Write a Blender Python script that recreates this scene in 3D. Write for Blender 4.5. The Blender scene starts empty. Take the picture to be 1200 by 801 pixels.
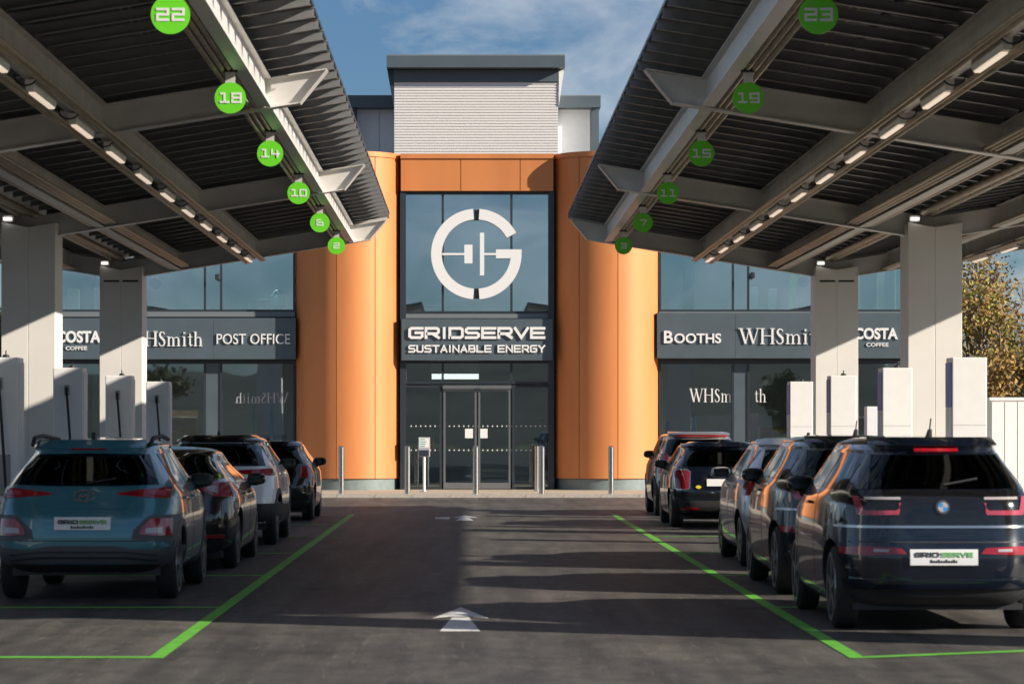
import bpy, bmesh, math, random
import numpy as np
from mathutils import Vector
random.seed(7); rng = np.random.default_rng(7)
scene = bpy.context.scene
col = scene.collection
R = math.radians

# ------------------------------------------------------------------ camera
F = 100.0; FPX = F/36*1200; HC = 1.65; VPX, VPY = 549.0, 503.0
cam = bpy.data.cameras.new('camera'); camo = bpy.data.objects.new('camera', cam); col.objects.link(camo)
cam.lens = F; cam.sensor_width = 36; cam.clip_start = .1; cam.clip_end = 5000
camo.location = (0, 0, HC); camo.rotation_euler = (R(90), 0, 0)
cam.shift_x = (600-VPX)/1200; cam.shift_y = (VPY-400.5)/1200
cam.dof.use_dof = True; cam.dof.focus_distance = 74; cam.dof.aperture_fstop = 5.6
scene.camera = camo

# ------------------------------------------------------------------ sky, sun, exposure
SUN = Vector((1, -.43, .455)).normalized()
EL = math.asin(SUN.z); AZ = math.atan2(SUN.x, SUN.y)
w = bpy.data.worlds.new('World'); scene.world = w; w.use_nodes = True
nt = w.node_tree; nt.nodes.clear()
def N(t, k, **kw):
    n = t.nodes.new(k)
    for a, b in kw.items(): setattr(n, a, b)
    return n
out = N(nt, 'ShaderNodeOutputWorld'); bg = N(nt, 'ShaderNodeBackground')
sky = N(nt, 'ShaderNodeTexSky', sky_type='NISHITA', sun_disc=False)
sky.sun_elevation = EL; sky.sun_rotation = AZ; sky.air_density = 1.0; sky.dust_density = .6; sky.ozone_density = 2.5
tc = N(nt, 'ShaderNodeTexCoord'); mp = N(nt, 'ShaderNodeMapping'); mp.inputs['Scale'].default_value = (1, 1, 1.7)
mp.inputs['Location'].default_value = (.35, .2, .1)
n1 = N(nt, 'ShaderNodeTexNoise'); n1.inputs['Scale'].default_value = 15; n1.inputs['Detail'].default_value = 9
n1.inputs['Roughness'].default_value = .60; n1.inputs['Distortion'].default_value = .5
cr = N(nt, 'ShaderNodeValToRGB'); cr.color_ramp.elements[0].position = .40; cr.color_ramp.elements[1].position = .72
cr.color_ramp.elements[1].color = (.75, .75, .75, 1)
mx = N(nt, 'ShaderNodeMixRGB'); mx.inputs[2].default_value = (7.0, 7.4, 7.9, 1)
L = nt.links.new
L(tc.outputs['Generated'], mp.inputs['Vector']); L(mp.outputs[0], n1.inputs['Vector']); L(n1.outputs['Fac'], cr.inputs[0])
tn = N(nt, 'ShaderNodeMixRGB', blend_type='MULTIPLY'); tn.inputs[0].default_value = 1; tn.inputs[2].default_value = (.50, .66, .86, 1)
L(sky.outputs[0], tn.inputs[1]); L(cr.outputs[0], mx.inputs[0]); L(tn.outputs[0], mx.inputs[1]); L(mx.outputs[0], bg.inputs[0]); L(bg.outputs[0], out.inputs[0])
bg.inputs[1].default_value = .06
sl = bpy.data.lights.new('sun', 'SUN'); slo = bpy.data.objects.new('sun', sl); col.objects.link(slo)
sl.energy = 5.0; sl.angle = R(.5); sl.color = (1, .90, .77)
slo.rotation_euler = SUN.to_track_quat('Z', 'Y').to_euler(); slo.location = (40, -20, 30)
scene.view_settings.view_transform = 'Standard'; scene.view_settings.look = 'None'
scene.view_settings.gamma = 1; scene.view_settings.exposure = .7; scene.view_settings.use_curve_mapping = False

# ------------------------------------------------------------------ materials
def mat(name, c, rough=.5, metal=0, coat=0, spec=.5, noise=0, nscale=8, bump=0, bscale=40, emit=None, estr=0, stretch=None, detail=5, coat_rough=.03):
    m = bpy.data.materials.new(name); m.use_nodes = True; t = m.node_tree; b = t.nodes['Principled BSDF']
    b.inputs['Base Color'].default_value = (*c, 1); b.inputs['Roughness'].default_value = rough; b.inputs['Metallic'].default_value = metal
    b.inputs['Coat Weight'].default_value = coat; b.inputs['Coat Roughness'].default_value = coat_rough; b.inputs['Specular IOR Level'].default_value = spec
    if emit: b.inputs['Emission Color'].default_value = (*emit, 1); b.inputs['Emission Strength'].default_value = estr
    if noise or bump:
        tcn = N(t, 'ShaderNodeTexCoord'); mpn = N(t, 'ShaderNodeMapping'); t.links.new(tcn.outputs['Object'], mpn.inputs[0])
        if stretch: mpn.inputs['Scale'].default_value = stretch
    if noise:
        nn = N(t, 'ShaderNodeTexNoise'); nn.inputs['Scale'].default_value = nscale; nn.inputs['Detail'].default_value = detail
        t.links.new(mpn.outputs[0], nn.inputs['Vector'])
        rp = N(t, 'ShaderNodeValToRGB'); rp.color_ramp.elements[0].position = .3; rp.color_ramp.elements[1].position = .7
        rp.color_ramp.elements[0].color = (*[x*(1-noise) for x in c], 1); rp.color_ramp.elements[1].color = (*[min(1, x*(1+noise)) for x in c], 1)
        t.links.new(nn.outputs['Fac'], rp.inputs[0]); t.links.new(rp.outputs[0], b.inputs['Base Color'])
        mr = N(t, 'ShaderNodeMapRange'); mr.inputs['To Min'].default_value = max(.02, rough-.06); mr.inputs['To Max'].default_value = rough+.08
        t.links.new(nn.outputs['Fac'], mr.inputs[0]); t.links.new(mr.outputs[0], b.inputs['Roughness'])
    if bump:
        n2 = N(t, 'ShaderNodeTexNoise'); n2.inputs['Scale'].default_value = bscale; n2.inputs['Detail'].default_value = 4
        t.links.new(mpn.outputs[0], n2.inputs['Vector'])
        bp = N(t, 'ShaderNodeBump'); bp.inputs['Strength'].default_value = bump; bp.inputs['Distance'].default_value = .02
        t.links.new(n2.outputs['Fac'], bp.inputs['Height']); t.links.new(bp.outputs[0], b.inputs['Normal'])
    return m
def glass_mat(name, tint, refl, base=.0):
    m = bpy.data.materials.new(name); m.use_nodes = True; t = m.node_tree; t.nodes.clear()
    o = N(t, 'ShaderNodeOutputMaterial'); tr = N(t, 'ShaderNodeBsdfTransparent'); gl = N(t, 'ShaderNodeBsdfGlossy'); ms = N(t, 'ShaderNodeMixShader')
    tr.inputs[0].default_value = (*tint, 1); gl.inputs['Roughness'].default_value = .012; gl.inputs[0].default_value = (.80, .93, 1, 1)
    fr = N(t, 'ShaderNodeFresnel'); fr.inputs[0].default_value = refl
    ad = N(t, 'ShaderNodeMath', operation='ADD', use_clamp=True); ad.inputs[1].default_value = base
    t.links.new(fr.outputs[0], ad.inputs[0]); t.links.new(ad.outputs[0], ms.inputs[0])
    tcn = N(t, 'ShaderNodeTexCoord'); nn = N(t, 'ShaderNodeTexNoise'); nn.inputs['Scale'].default_value = .55; nn.inputs['Detail'].default_value = 1
    bp = N(t, 'ShaderNodeBump'); bp.inputs['Strength'].default_value = .06; bp.inputs['Distance'].default_value = .05
    t.links.new(tcn.outputs['Object'], nn.inputs['Vector']); t.links.new(nn.outputs['Fac'], bp.inputs['Height']); t.links.new(bp.outputs[0], gl.inputs['Normal'])
    t.links.new(tr.outputs[0], ms.inputs[1]); t.links.new(gl.outputs[0], ms.inputs[2]); t.links.new(ms.outputs[0], o.inputs[0])
    return m
def asphalt():
    m = mat('asphalt', (.085, .082, .08), .6, spec=.10, bump=.2, bscale=220); t = m.node_tree; b = t.nodes['Principled BSDF']
    tcn = N(t, 'ShaderNodeTexCoord')
    def noise(sc, det, st=None):
        n = N(t, 'ShaderNodeTexNoise'); n.inputs['Scale'].default_value = sc; n.inputs['Detail'].default_value = det
        mpn = N(t, 'ShaderNodeMapping'); t.links.new(tcn.outputs['Object'], mpn.inputs[0])
        if st: mpn.inputs['Scale'].default_value = st
        t.links.new(mpn.outputs[0], n.inputs['Vector']); return n
    a = noise(.55, 6); f = noise(70, 3); s = noise(1.6, 5, (2.2, .16, 1))
    r = N(t, 'ShaderNodeValToRGB'); e = r.color_ramp.elements
    e[0].position = .32; e[0].color = (.076, .073, .071, 1); e[1].position = .72; e[1].color = (.124, .117, .109, 1)
    t.links.new(a.outputs['Fac'], r.inputs[0])
    m1 = N(t, 'ShaderNodeMixRGB', blend_type='MULTIPLY'); m1.inputs[0].default_value = 1
    r2 = N(t, 'ShaderNodeValToRGB'); e = r2.color_ramp.elements; e[0].position = .3; e[0].color = (.45, .45, .45, 1); e[1].position = .7; e[1].color = (1.55, 1.55, 1.55, 1)
    t.links.new(f.outputs['Fac'], r2.inputs[0]); t.links.new(r.outputs[0], m1.inputs[1]); t.links.new(r2.outputs[0], m1.inputs[2])
    m2 = N(t, 'ShaderNodeMixRGB', blend_type='MULTIPLY'); m2.inputs[0].default_value = 1
    r3 = N(t, 'ShaderNodeValToRGB'); e = r3.color_ramp.elements; e[0].position = .35; e[0].color = (.72, .72, .73, 1); e[1].position = .66; e[1].color = (1.18, 1.17, 1.14, 1)
    t.links.new(s.outputs['Fac'], r3.inputs[0]); t.links.new(m1.outputs[0], m2.inputs[1]); t.links.new(r3.outputs[0], m2.inputs[2])
    q = noise(4.5, 8, (1, .5, 1)); q.inputs['Roughness'].default_value = .7
    r4 = N(t, 'ShaderNodeValToRGB'); e = r4.color_ramp.elements; e[0].position = .36; e[0].color = (.80, .80, .81, 1); e[1].position = .64; e[1].color = (1.16, 1.15, 1.13, 1)
    m3 = N(t, 'ShaderNodeMixRGB', blend_type='MULTIPLY'); m3.inputs[0].default_value = 1
    t.links.new(q.outputs['Fac'], r4.inputs[0]); t.links.new(m2.outputs[0], m3.inputs[1]); t.links.new(r4.outputs[0], m3.inputs[2])
    vo = N(t, 'ShaderNodeTexVoronoi'); vo.inputs['Scale'].default_value = .42; vo.inputs['Randomness'].default_value = 1; t.links.new(tcn.outputs['Object'], vo.inputs['Vector'])
    r5 = N(t, 'ShaderNodeValToRGB'); e = r5.color_ramp.elements; e[0].position = .05; e[0].color = (.55, .55, .55, 1); e[1].position = .12; e[1].color = (1, 1, 1, 1)
    m4 = N(t, 'ShaderNodeMixRGB', blend_type='MULTIPLY'); m4.inputs[0].default_value = 1
    t.links.new(vo.outputs['Distance'], r5.inputs[0]); t.links.new(m3.outputs[0], m4.inputs[1]); t.links.new(r5.outputs[0], m4.inputs[2])
    # pale scuffs left by turning tyres
    sc = noise(3.0, 6, (3.5, .35, 1)); sc.inputs['Distortion'].default_value = 1.2
    r6 = N(t, 'ShaderNodeValToRGB'); e = r6.color_ramp.elements; e[0].position = .60; e[0].color = (0, 0, 0, 1); e[1].position = .70; e[1].color = (.35, .35, .35, 1)
    m5 = N(t, 'ShaderNodeMixRGB'); m5.inputs[2].default_value = (.22, .20, .175, 1)
    t.links.new(sc.outputs['Fac'], r6.inputs[0]); t.links.new(r6.outputs[0], m5.inputs[0]); t.links.new(m4.outputs[0], m5.inputs[1])
    t.links.new(m5.outputs[0], b.inputs['Base Color'])
    mr = N(t, 'ShaderNodeMapRange'); mr.inputs['To Min'].default_value = .47; mr.inputs['To Max'].default_value = .66
    t.links.new(a.outputs['Fac'], mr.inputs[0]); t.links.new(mr.outputs[0], b.inputs['Roughness'])
    return m
M = {}
M['asphalt'] = asphalt()
M['grass'] = mat('grass', (.07, .10, .03), .9, noise=.4, nscale=.6)
M['hill'] = mat('hill', (.05, .055, .045), .95, noise=.5, nscale=.06)
M['paving'] = mat('paving', (.46, .38, .29), .75, noise=.14, nscale=5)
M['kerb'] = mat('kerb', (.42, .38, .33), .8, noise=.15, nscale=12)
def worn(name, c, sc=16, lo=.60, hi=.70):
    m = mat(name, c, .6, noise=.2, nscale=7, bump=.25, bscale=120); t = m.node_tree; b = t.nodes['Principled BSDF']
    src = b.inputs['Base Color'].links[0].from_socket; tcn = N(t, 'ShaderNodeTexCoord'); nn = N(t, 'ShaderNodeTexNoise')
    nn.inputs['Scale'].default_value = sc; nn.inputs['Detail'].default_value = 8; nn.inputs['Roughness'].default_value = .7
    mpn = N(t, 'ShaderNodeMapping'); mpn.inputs['Scale'].default_value = (1.6, .35, 1); t.links.new(tcn.outputs['Object'], mpn.inputs[0]); t.links.new(mpn.outputs[0], nn.inputs['Vector'])
    r = N(t, 'ShaderNodeValToRGB'); r.color_ramp.elements[0].position = lo; r.color_ramp.elements[1].position = hi; r.color_ramp.elements[1].color = (.8, .8, .8, 1)
    mx_ = N(t, 'ShaderNodeMixRGB'); mx_.inputs[2].default_value = (.09, .085, .08, 1)
    t.links.new(nn.outputs['Fac'], r.inputs[0]); t.links.new(r.outputs[0], mx_.inputs[0]); t.links.new(src, mx_.inputs[1]); t.links.new(mx_.outputs[0], b.inputs['Base Color'])
    return m
M['green_line'] = worn('green_line', (.13, .46, .05)); M['white_line'] = worn('white_line', (.70, .70, .70))
M['copper'] = mat('copper', (.60, .215, .066), .52, metal=.12, coat=.06, coat_rough=.5, noise=.09, nscale=.9, stretch=(1.5, 1.5, .25), bump=.05, bscale=1.1)
M['copper_trim'] = mat('copper_trim', (.55, .22, .07), .4, metal=.5)
M['skirt'] = mat('skirt', (.16, .20, .20), .5, noise=.1)
M['anthracite'] = mat('anthracite', (.075, .10, .118), .42, noise=.06, nscale=2)
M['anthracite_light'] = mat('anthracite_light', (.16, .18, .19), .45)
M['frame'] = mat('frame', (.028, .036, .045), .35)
M['grey_frame'] = mat('grey_frame', (.22, .23, .24), .35, metal=.6)
M['cladding'] = mat('cladding', (.72, .70, .68), .42, metal=.15)
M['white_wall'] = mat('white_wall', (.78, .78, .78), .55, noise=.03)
M['sign_white'] = mat('sign_white', (.74, .74, .735), .5)
M['steel'] = mat('steel', (.60, .575, .54), .48, metal=.35, noise=.12, nscale=2.5)
M['steel_light'] = mat('steel_light', (.72, .70, .67), .42, metal=.35, noise=.06, nscale=3)
M['rail'] = mat('rail', (.25, .25, .25), .42, metal=.4, noise=.1)
M['solar'] = mat('solar', (.010, .011, .014), .38)
M['solar_frame'] = mat('solar_frame', (.03, .03, .032), .4, metal=.4)
M['black_rubber'] = mat('black_rubber', (.012, .012, .012), .55)
M['conduit'] = mat('conduit', (.50, .42, .32), .42, metal=.5, noise=.12, nscale=4)
M['tray'] = mat('tray', (.44, .38, .29), .45, metal=.5, noise=.2, nscale=6)
M['column'] = mat('column', (.78, .755, .715), .5, noise=.035, nscale=1.6)
M['charger'] = mat('charger', (.86, .855, .85), .38, noise=.02)
M['charger_grey'] = mat('charger_grey', (.38, .38, .39), .5)
M['charger_sky_reflection'] = mat('charger_sky_reflection', (.13, .22, .55), .4)  # blue painted in for the sky mirrored in glossy side panels
M['disc_green'] = mat('disc_green', (.14, .64, .025), .45)
M['lamp'] = mat('lamp', (.9, .85, .75), .5, emit=(1, .80, .62), estr=.42)
M['lamp_room_fill'] = mat('lamp_room_fill', (.9, .9, .9), .5, emit=(1, .95, .86), estr=11)  # strong glow of the lights added to brighten the rooms
M['lamp_white'] = mat('lamp_white', (.9, .9, .9), .5, emit=(1, .97, .92), estr=1.0)
M['stainless'] = mat('stainless', (.62, .60, .58), .22, metal=1)
M['glass'] = glass_mat('glass', (.86, .93, .94), 1.55, .11)
M['glass_upper'] = glass_mat('glass_upper', (.80, .90, .94), 1.55, .32)
M['room_wall'] = mat('room_wall', (.5, .5, .46), .8)
M['room_dark'] = mat('room_dark', (.05, .055, .06), .8)
M['room_floor'] = mat('room_floor', (.12, .11, .10), .4)
M['wood'] = mat('wood', (.36, .22, .10), .6, noise=.25, nscale=3)
M['cream'] = mat('cream', (.72, .66, .48), .7)
M['lime'] = mat('lime', (.40, .62, .14), .6)
M['teal_pot'] = mat('teal_pot', (.04, .30, .24), .15, coat=1)
M['blue_item'] = mat('blue_item', (.03, .22, .42), .4)
M['bark'] = mat('bark', (.10, .075, .055), .9, noise=.3, nscale=6)
for i, c in enumerate([(.30, .19, .045), (.22, .12, .04), (.15, .11, .035), (.10, .10, .03), (.06, .09, .025)]):
    M['leaf%d' % i] = mat('leaf%d' % i, c, .7, noise=.35, nscale=.9)
M['leaf5'] = mat('leaf5', (.26, .24, .04), .7, noise=.35, nscale=.9)
M['bark'] = mat('bark', (.17, .14, .11), .9, noise=.3, nscale=6)
# cars
M['teal'] = mat('paint_teal', (.052, .20, .26), .28, metal=.35, coat=1)
M['black_paint'] = mat('paint_black', (.006, .006, .008), .2, coat=1)
M['navy_paint'] = mat('paint_navy', (.005, .009, .019), .22, metal=.3, coat=1)
M['silver_paint'] = mat('paint_silver', (.58, .60, .63), .3, metal=.5, coat=1)
M['white_paint'] = mat('paint_white', (.82, .84, .86), .3, metal=.05, coat=1)
M['maroon_paint'] = mat('paint_grey', (.30, .28, .28), .28, metal=.5, coat=1)
M['car_glass'] = mat('car_glass', (.004, .005, .006), .05, spec=.32)
M['black_gloss'] = mat('black_gloss', (.006, .006, .007), .12, coat=.5)
M['plastic'] = mat('plastic', (.024, .025, .028), .55, noise=.15, nscale=20)
M['grey_plastic'] = mat('grey_plastic', (.075, .08, .088), .5)
M['tyre'] = mat('tyre', (.014, .014, .015), .75, bump=.3, bscale=60)
M['rim'] = mat('rim', (.30, .30, .31), .3, metal=.9)
M['tail_red'] = mat('tail_red', (.30, .008, .016), .12, coat=1, noise=.3, nscale=14)
M['tail_pink'] = mat('tail_pink', (.36, .045, .075), .12, coat=1, noise=.25, nscale=16)
M['tail_clear'] = mat('tail_clear', (.40, .37, .38), .1, coat=1)
M['chrome'] = mat('chrome', (.55, .55, .57), .25, metal=1)
M['car_window'] = glass_mat('car_window', (.22, .24, .25), 1.45, .0)
M['plate'] = mat('plate', (.74, .75, .76), .4)
M['ink'] = mat('ink', (.03, .03, .035), .6)
M['plate_green'] = mat('plate_green', (.22, .48, .20), .6)
M['badge_blue'] = mat('badge_blue', (.05, .22, .48), .3)
M['yellow'] = mat('yellow_badge', (.65, .55, .03), .4)
M['seat_fabric'] = mat('seat_fabric', (.07, .068, .065), .85)
M['seat_trim'] = mat('seat_trim', (.20, .19, .17), .8)

# ------------------------------------------------------------------ mesh helpers
WL = {}
class MB:
    def __init__(s): s.v = []; s.f = []
    def add(s, vs, fs):
        o = len(s.v); s.v += [tuple(p) for p in vs]; s.f += [tuple(i+o for i in f) for f in fs]; return s
    def box(s, x0, x1, y0, y1, z0, z1):
        return s.add([(x0,y0,z0),(x1,y0,z0),(x1,y1,z0),(x0,y1,z0),(x0,y0,z1),(x1,y0,z1),(x1,y1,z1),(x0,y1,z1)],
                     [(0,3,2,1),(4,5,6,7),(0,1,5,4),(1,2,6,5),(2,3,7,6),(3,0,4,7)])
    def prism(s, poly, axis, a, b):
        """poly of 2D points (counter-clockwise seen from -axis side); axis y: (x,z) pts, axis x: (y,z), axis z: (x,y)"""
        n = len(poly)
        def P(p, t): return {'y': (p[0], t, p[1]), 'x': (t, p[0], p[1]), 'z': (p[0], p[1], t)}[axis]
        vs = [P(p, a) for p in poly]+[P(p, b) for p in poly]
        fs = [tuple(range(n)), tuple(range(2*n-1, n-1, -1))]+[(i, i+n, (i+1) % n+n, (i+1) % n) for i in range(n)]
        return s.add(vs, fs)
    def cyl(s, c, axis, r, h0, h1, n=20, r2=None):
        r2 = r if r2 is None else r2; vs = []
        for (h, rr) in ((h0, r), (h1, r2)):
            for i in range(n):
                a = 2*math.pi*i/n; u, v_ = rr*math.cos(a), rr*math.sin(a)
                vs.append({'z': (c[0]+u, c[1]+v_, h), 'y': (c[0]+u, h, c[1]+v_), 'x': (h, c[0]+u, c[1]+v_)}[axis])
        return s.add(vs, [tuple(range(n-1, -1, -1)), tuple(range(n, 2*n))]+[(i, (i+1) % n, (i+1) % n+n, i+n) for i in range(n)])
    def tube(s, pts, r, n=8):
        pts = [Vector(p) for p in pts]; rings = []
        rr = r if isinstance(r, (list, tuple)) else [r]*len(pts)
        for i, p in enumerate(pts):
            d = (pts[min(i+1, len(pts)-1)]-pts[max(i-1, 0)]).normalized()
            up = Vector((0, 0, 1)) if abs(d.z) < .9 else Vector((0, 1, 0))
            a = d.cross(up).normalized(); b = d.cross(a)
            rings.append([p+a*rr[i]*math.cos(2*math.pi*k/n)+b*rr[i]*math.sin(2*math.pi*k/n) for k in range(n)])
        vs = [q for g in rings for q in g]; fs = []
        for i in range(len(pts)-1):
            for k in range(n): fs.append((i*n+k, i*n+(k+1) % n, (i+1)*n+(k+1) % n, (i+1)*n+k))
        fs += [tuple(range(n-1, -1, -1)), tuple(range((len(pts)-1)*n, len(pts)*n))]
        return s.add(vs, fs)
    def stroke(s, pts, wd, y0, y1, closed=False):
        """mitred 2D polyline in the XZ plane extruded y0..y1; wd number or list"""
        n = len(pts); P = [Vector((p[0], p[1])) for p in pts]; W = wd if isinstance(wd, (list, tuple)) else [wd]*n
        Ls, Rs = [], []
        for i in range(n):
            a = P[i-1] if (i > 0 or closed) else None; b = P[(i+1) % n] if (i < n-1 or closed) else None
            d1 = (P[i]-a).normalized() if a is not None else None; d2 = (b-P[i]).normalized() if b is not None else None
            if d1 is None: d1 = d2
            if d2 is None: d2 = d1
            n1_ = Vector((-d1.y, d1.x)); n2_ = Vector((-d2.y, d2.x)); mm = (n1_+n2_)
            if mm.length < 1e-4: mm = n1_
            mm.normalize(); k = W[i]/2/max(.45, mm.dot(n1_))
            Ls.append(P[i]+mm*k); Rs.append(P[i]-mm*k)
        vs = []
        for i in range(n):
            vs += [(Ls[i].x, y0, Ls[i].y), (Rs[i].x, y0, Rs[i].y), (Ls[i].x, y1, Ls[i].y), (Rs[i].x, y1, Rs[i].y)]
        fs = []
        for i in range(n if closed else n-1):
            a, b = 4*i, 4*((i+1) % n)
            fs += [(a, a+1, b+1, b), (a+2, b+2, b+3, a+3), (a, b, b+2, a+2), (a+1, a+3, b+3, b+1)]
        if not closed: fs += [(0, 2, 3, 1), (4*n-4, 4*n-3, 4*n-1, 4*n-2)]
        return s.add(vs, fs)
    def mesh(s, name, m, off=(0, 0, 0), smooth=False):
        me = bpy.data.meshes.new(name)
        me.from_pydata([(a-off[0], b-off[1], c-off[2]) for a, b, c in s.v], [], s.f)
        bm = bmesh.new(); bm.from_mesh(me); bmesh.ops.recalc_face_normals(bm, faces=bm.faces); bm.to_mesh(me); bm.free()
        me.materials.append(M[m] if isinstance(m, str) else m)
        if smooth:
            for p in me.polygons: p.use_smooth = True
        return me
    def build(s, name, m, parent=None, smooth=False, bevel=0):
        off = WL.get(parent.name, (0, 0, 0)) if parent else (0, 0, 0)
        o = bpy.data.objects.new(name, s.mesh(name, m, off, smooth)); col.objects.link(o)
        if parent: o.parent = parent; WL[o.name] = off
        if bevel:
            b = o.modifiers.new('bevel', 'BEVEL'); b.width = bevel; b.segments = 2; b.limit_method = 'ANGLE'; b.angle_limit = R(40)
        return o
def place(name, me, parent, loc):
    o = bpy.data.objects.new(name, me); col.objects.link(o); off = WL.get(parent.name, (0, 0, 0)) if parent else (0, 0, 0)
    o.location = (loc[0]-off[0], loc[1]-off[1], loc[2]-off[2])
    if parent: o.parent = parent
    WL[o.name] = loc
    return o
def tag(o, label=None, cat=None, group=None, kind=None):
    for k, v in (('label', label), ('category', cat), ('group', group), ('kind', kind)):
        if v: o[k] = v
    return o
def empty(name, loc, label, cat, group=None):
    o = bpy.data.objects.new(name, None); col.objects.link(o); o.location = loc; o.empty_display_size = .3
    WL[o.name] = tuple(loc); return tag(o, label, cat, group)
def box(x0, x1, y0, y1, z0, z1): return MB().box(x0, x1, y0, y1, z0, z1)
def autosmooth(o, ang=35):
    me = o.data
    for p in me.polygons: p.use_smooth = True
    me.set_sharp_from_angle(angle=R(ang))
def struct(o): o['kind'] = 'structure'; return o
ORD = ['nearest', 'second nearest', 'third nearest', 'fourth nearest', 'fifth nearest', 'sixth nearest', 'seventh nearest', 'eighth nearest', 'ninth nearest', 'tenth nearest', 'eleventh nearest', 'twelfth nearest']
NUMW = ['first', 'second', 'third', 'fourth', 'fifth', 'sixth', 'seventh', 'eighth', 'ninth', 'tenth', 'eleventh', 'twelfth', 'thirteenth', 'fourteenth']

# ------------------------------------------------------------------ stroke lettering
def arc(cx, cz, rx, rz, a0, a1, n=10):
    return [(cx+rx*math.cos(R(a0+(a1-a0)*i/n)), cz+rz*math.sin(R(a0+(a1-a0)*i/n))) for i in range(n+1)]
c_ = .14
GL = {  # square wide lettering, cell 0..1 x 0..1, list of polylines (closed if first==last)
 'G': [[(1, 1), (c_, 1), (0, 1-c_), (0, c_), (c_, 0), (1-c_, 0), (1, c_), (1, .52), (.5, .52)]],
 'R': [[(0, 0), (0, 1), (1-c_, 1), (1, 1-c_), (1, .48+c_), (1-c_, .42), (.12, .42)], [(.58, .36), (1, 0)]],
 'I': [[(.5, 0), (.5, 1)]],
 'D': [[(0, .0), (0, 1), (1-c_, 1), (1, 1-c_), (1, c_), (1-c_, 0), (.12, 0)]],
 'S': [[(1, 1), (c_, 1), (0, 1-c_), (0, .5+c_), (c_, .5), (1-c_, .5), (1, .5-c_), (1, c_), (1-c_, 0), (0, 0)]],
 'E': [[(1, 1), (0, 1), (0, 0), (1, 0)], [(.12, .5), (.92, .5)]],
 'V': [[(0, 1), (.5, 0), (1, 1)]],
 'U': [[(0, 1), (0, c_), (c_, 0), (1-c_, 0), (1, c_), (1, 1)]],
 'T': [[(0, 1), (1, 1)], [(.5, .93), (.5, 0)]],
 'A': [[(0, 0), (.5, 1), (1, 0)], [(.24, .3), (.76, .3)]],
 'N': [[(0, 0), (0, 1), (1, 0), (1, 1)]],
 'B': [[(0, 0), (0, 1), (.86, 1), (.96, .9), (.96, .6), (.86, .5), (1, .4), (1, .1), (.9, 0), (.1, 0)], [(.1, .5), (.8, .5)]],
 'L': [[(0, 1), (0, 0), (1, 0)]],
 'Y': [[(0, 1), (.5, .5), (1, 1)], [(.5, .44), (.5, 0)]],
 '0': [[(0, 0), (0, 1), (1, 1), (1, 0), (0, 0)]],
 '1': [[(.15, 1), (.55, 1), (.55, 0)], [(.1, 0), (.45, 0)], [(.65, 0), (1, 0)]],
 '2': [[(0, 1), (1, 1), (1, .5), (0, .5), (0, 0), (1, 0)]],
 '3': [[(0, 1), (1, 1), (1, 0), (0, 0)], [(.2, .5), (.88, .5)]],
 '4': [[(0, 1), (0, .42), (1, .42)], [(.78, .8), (.78, .53)], [(.78, .31), (.78, 0)]],
 '5': [[(1, 1), (0, 1), (0, .5), (1, .5), (1, 0), (0, 0)]],
 '6': [[(.62, 1), (0, 1), (0, 0), (1, 0), (1, .52), (.12, .52)]],
 '7': [[(0, 1), (1, 1), (1, .72), (.45, 0)]],
 '8': [[(0, 0), (0, 1), (1, 1), (1, 0), (0, 0)], [(.12, .5), (.88, .5)]],
 '9': [[(.86, .45), (0, .45), (0, 1), (1, 1), (1, 0), (.1, 0)]],
}
def square_text(mb, txt, x0, x1, z0, z1, y0, y1, wd, gap=.32, space=.7):
    ws = [(.3 if ch == 'I' else (space if ch == ' ' else 1)) for ch in txt]
    u = (x1-x0-wd)/(sum(ws)+gap*(len(txt)-1)); x = x0+wd/2
    for ch, cw in zip(txt, ws):
        for k, pl in enumerate(GL.get(ch, [])):
            p = [(x+(a if ch != 'I' else .15/.5*a)*u, z0+wd/2+b*(z1-z0-wd)) for a, b in pl]
            cl = p[0] == p[-1]
            if not cl:
                for a_, b_ in ((0, 1), (-1, -2)):
                    q = Vector(p[a_])-Vector(p[b_]); q.normalize(); p[a_] = (p[a_][0]+q.x*wd/2, p[a_][1]+q.y*wd/2)
            mb.stroke(p[:-1] if cl else p, wd, y0-.0015*k, y1, cl)
        x += (cw+gap)*u
    return mb
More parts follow.
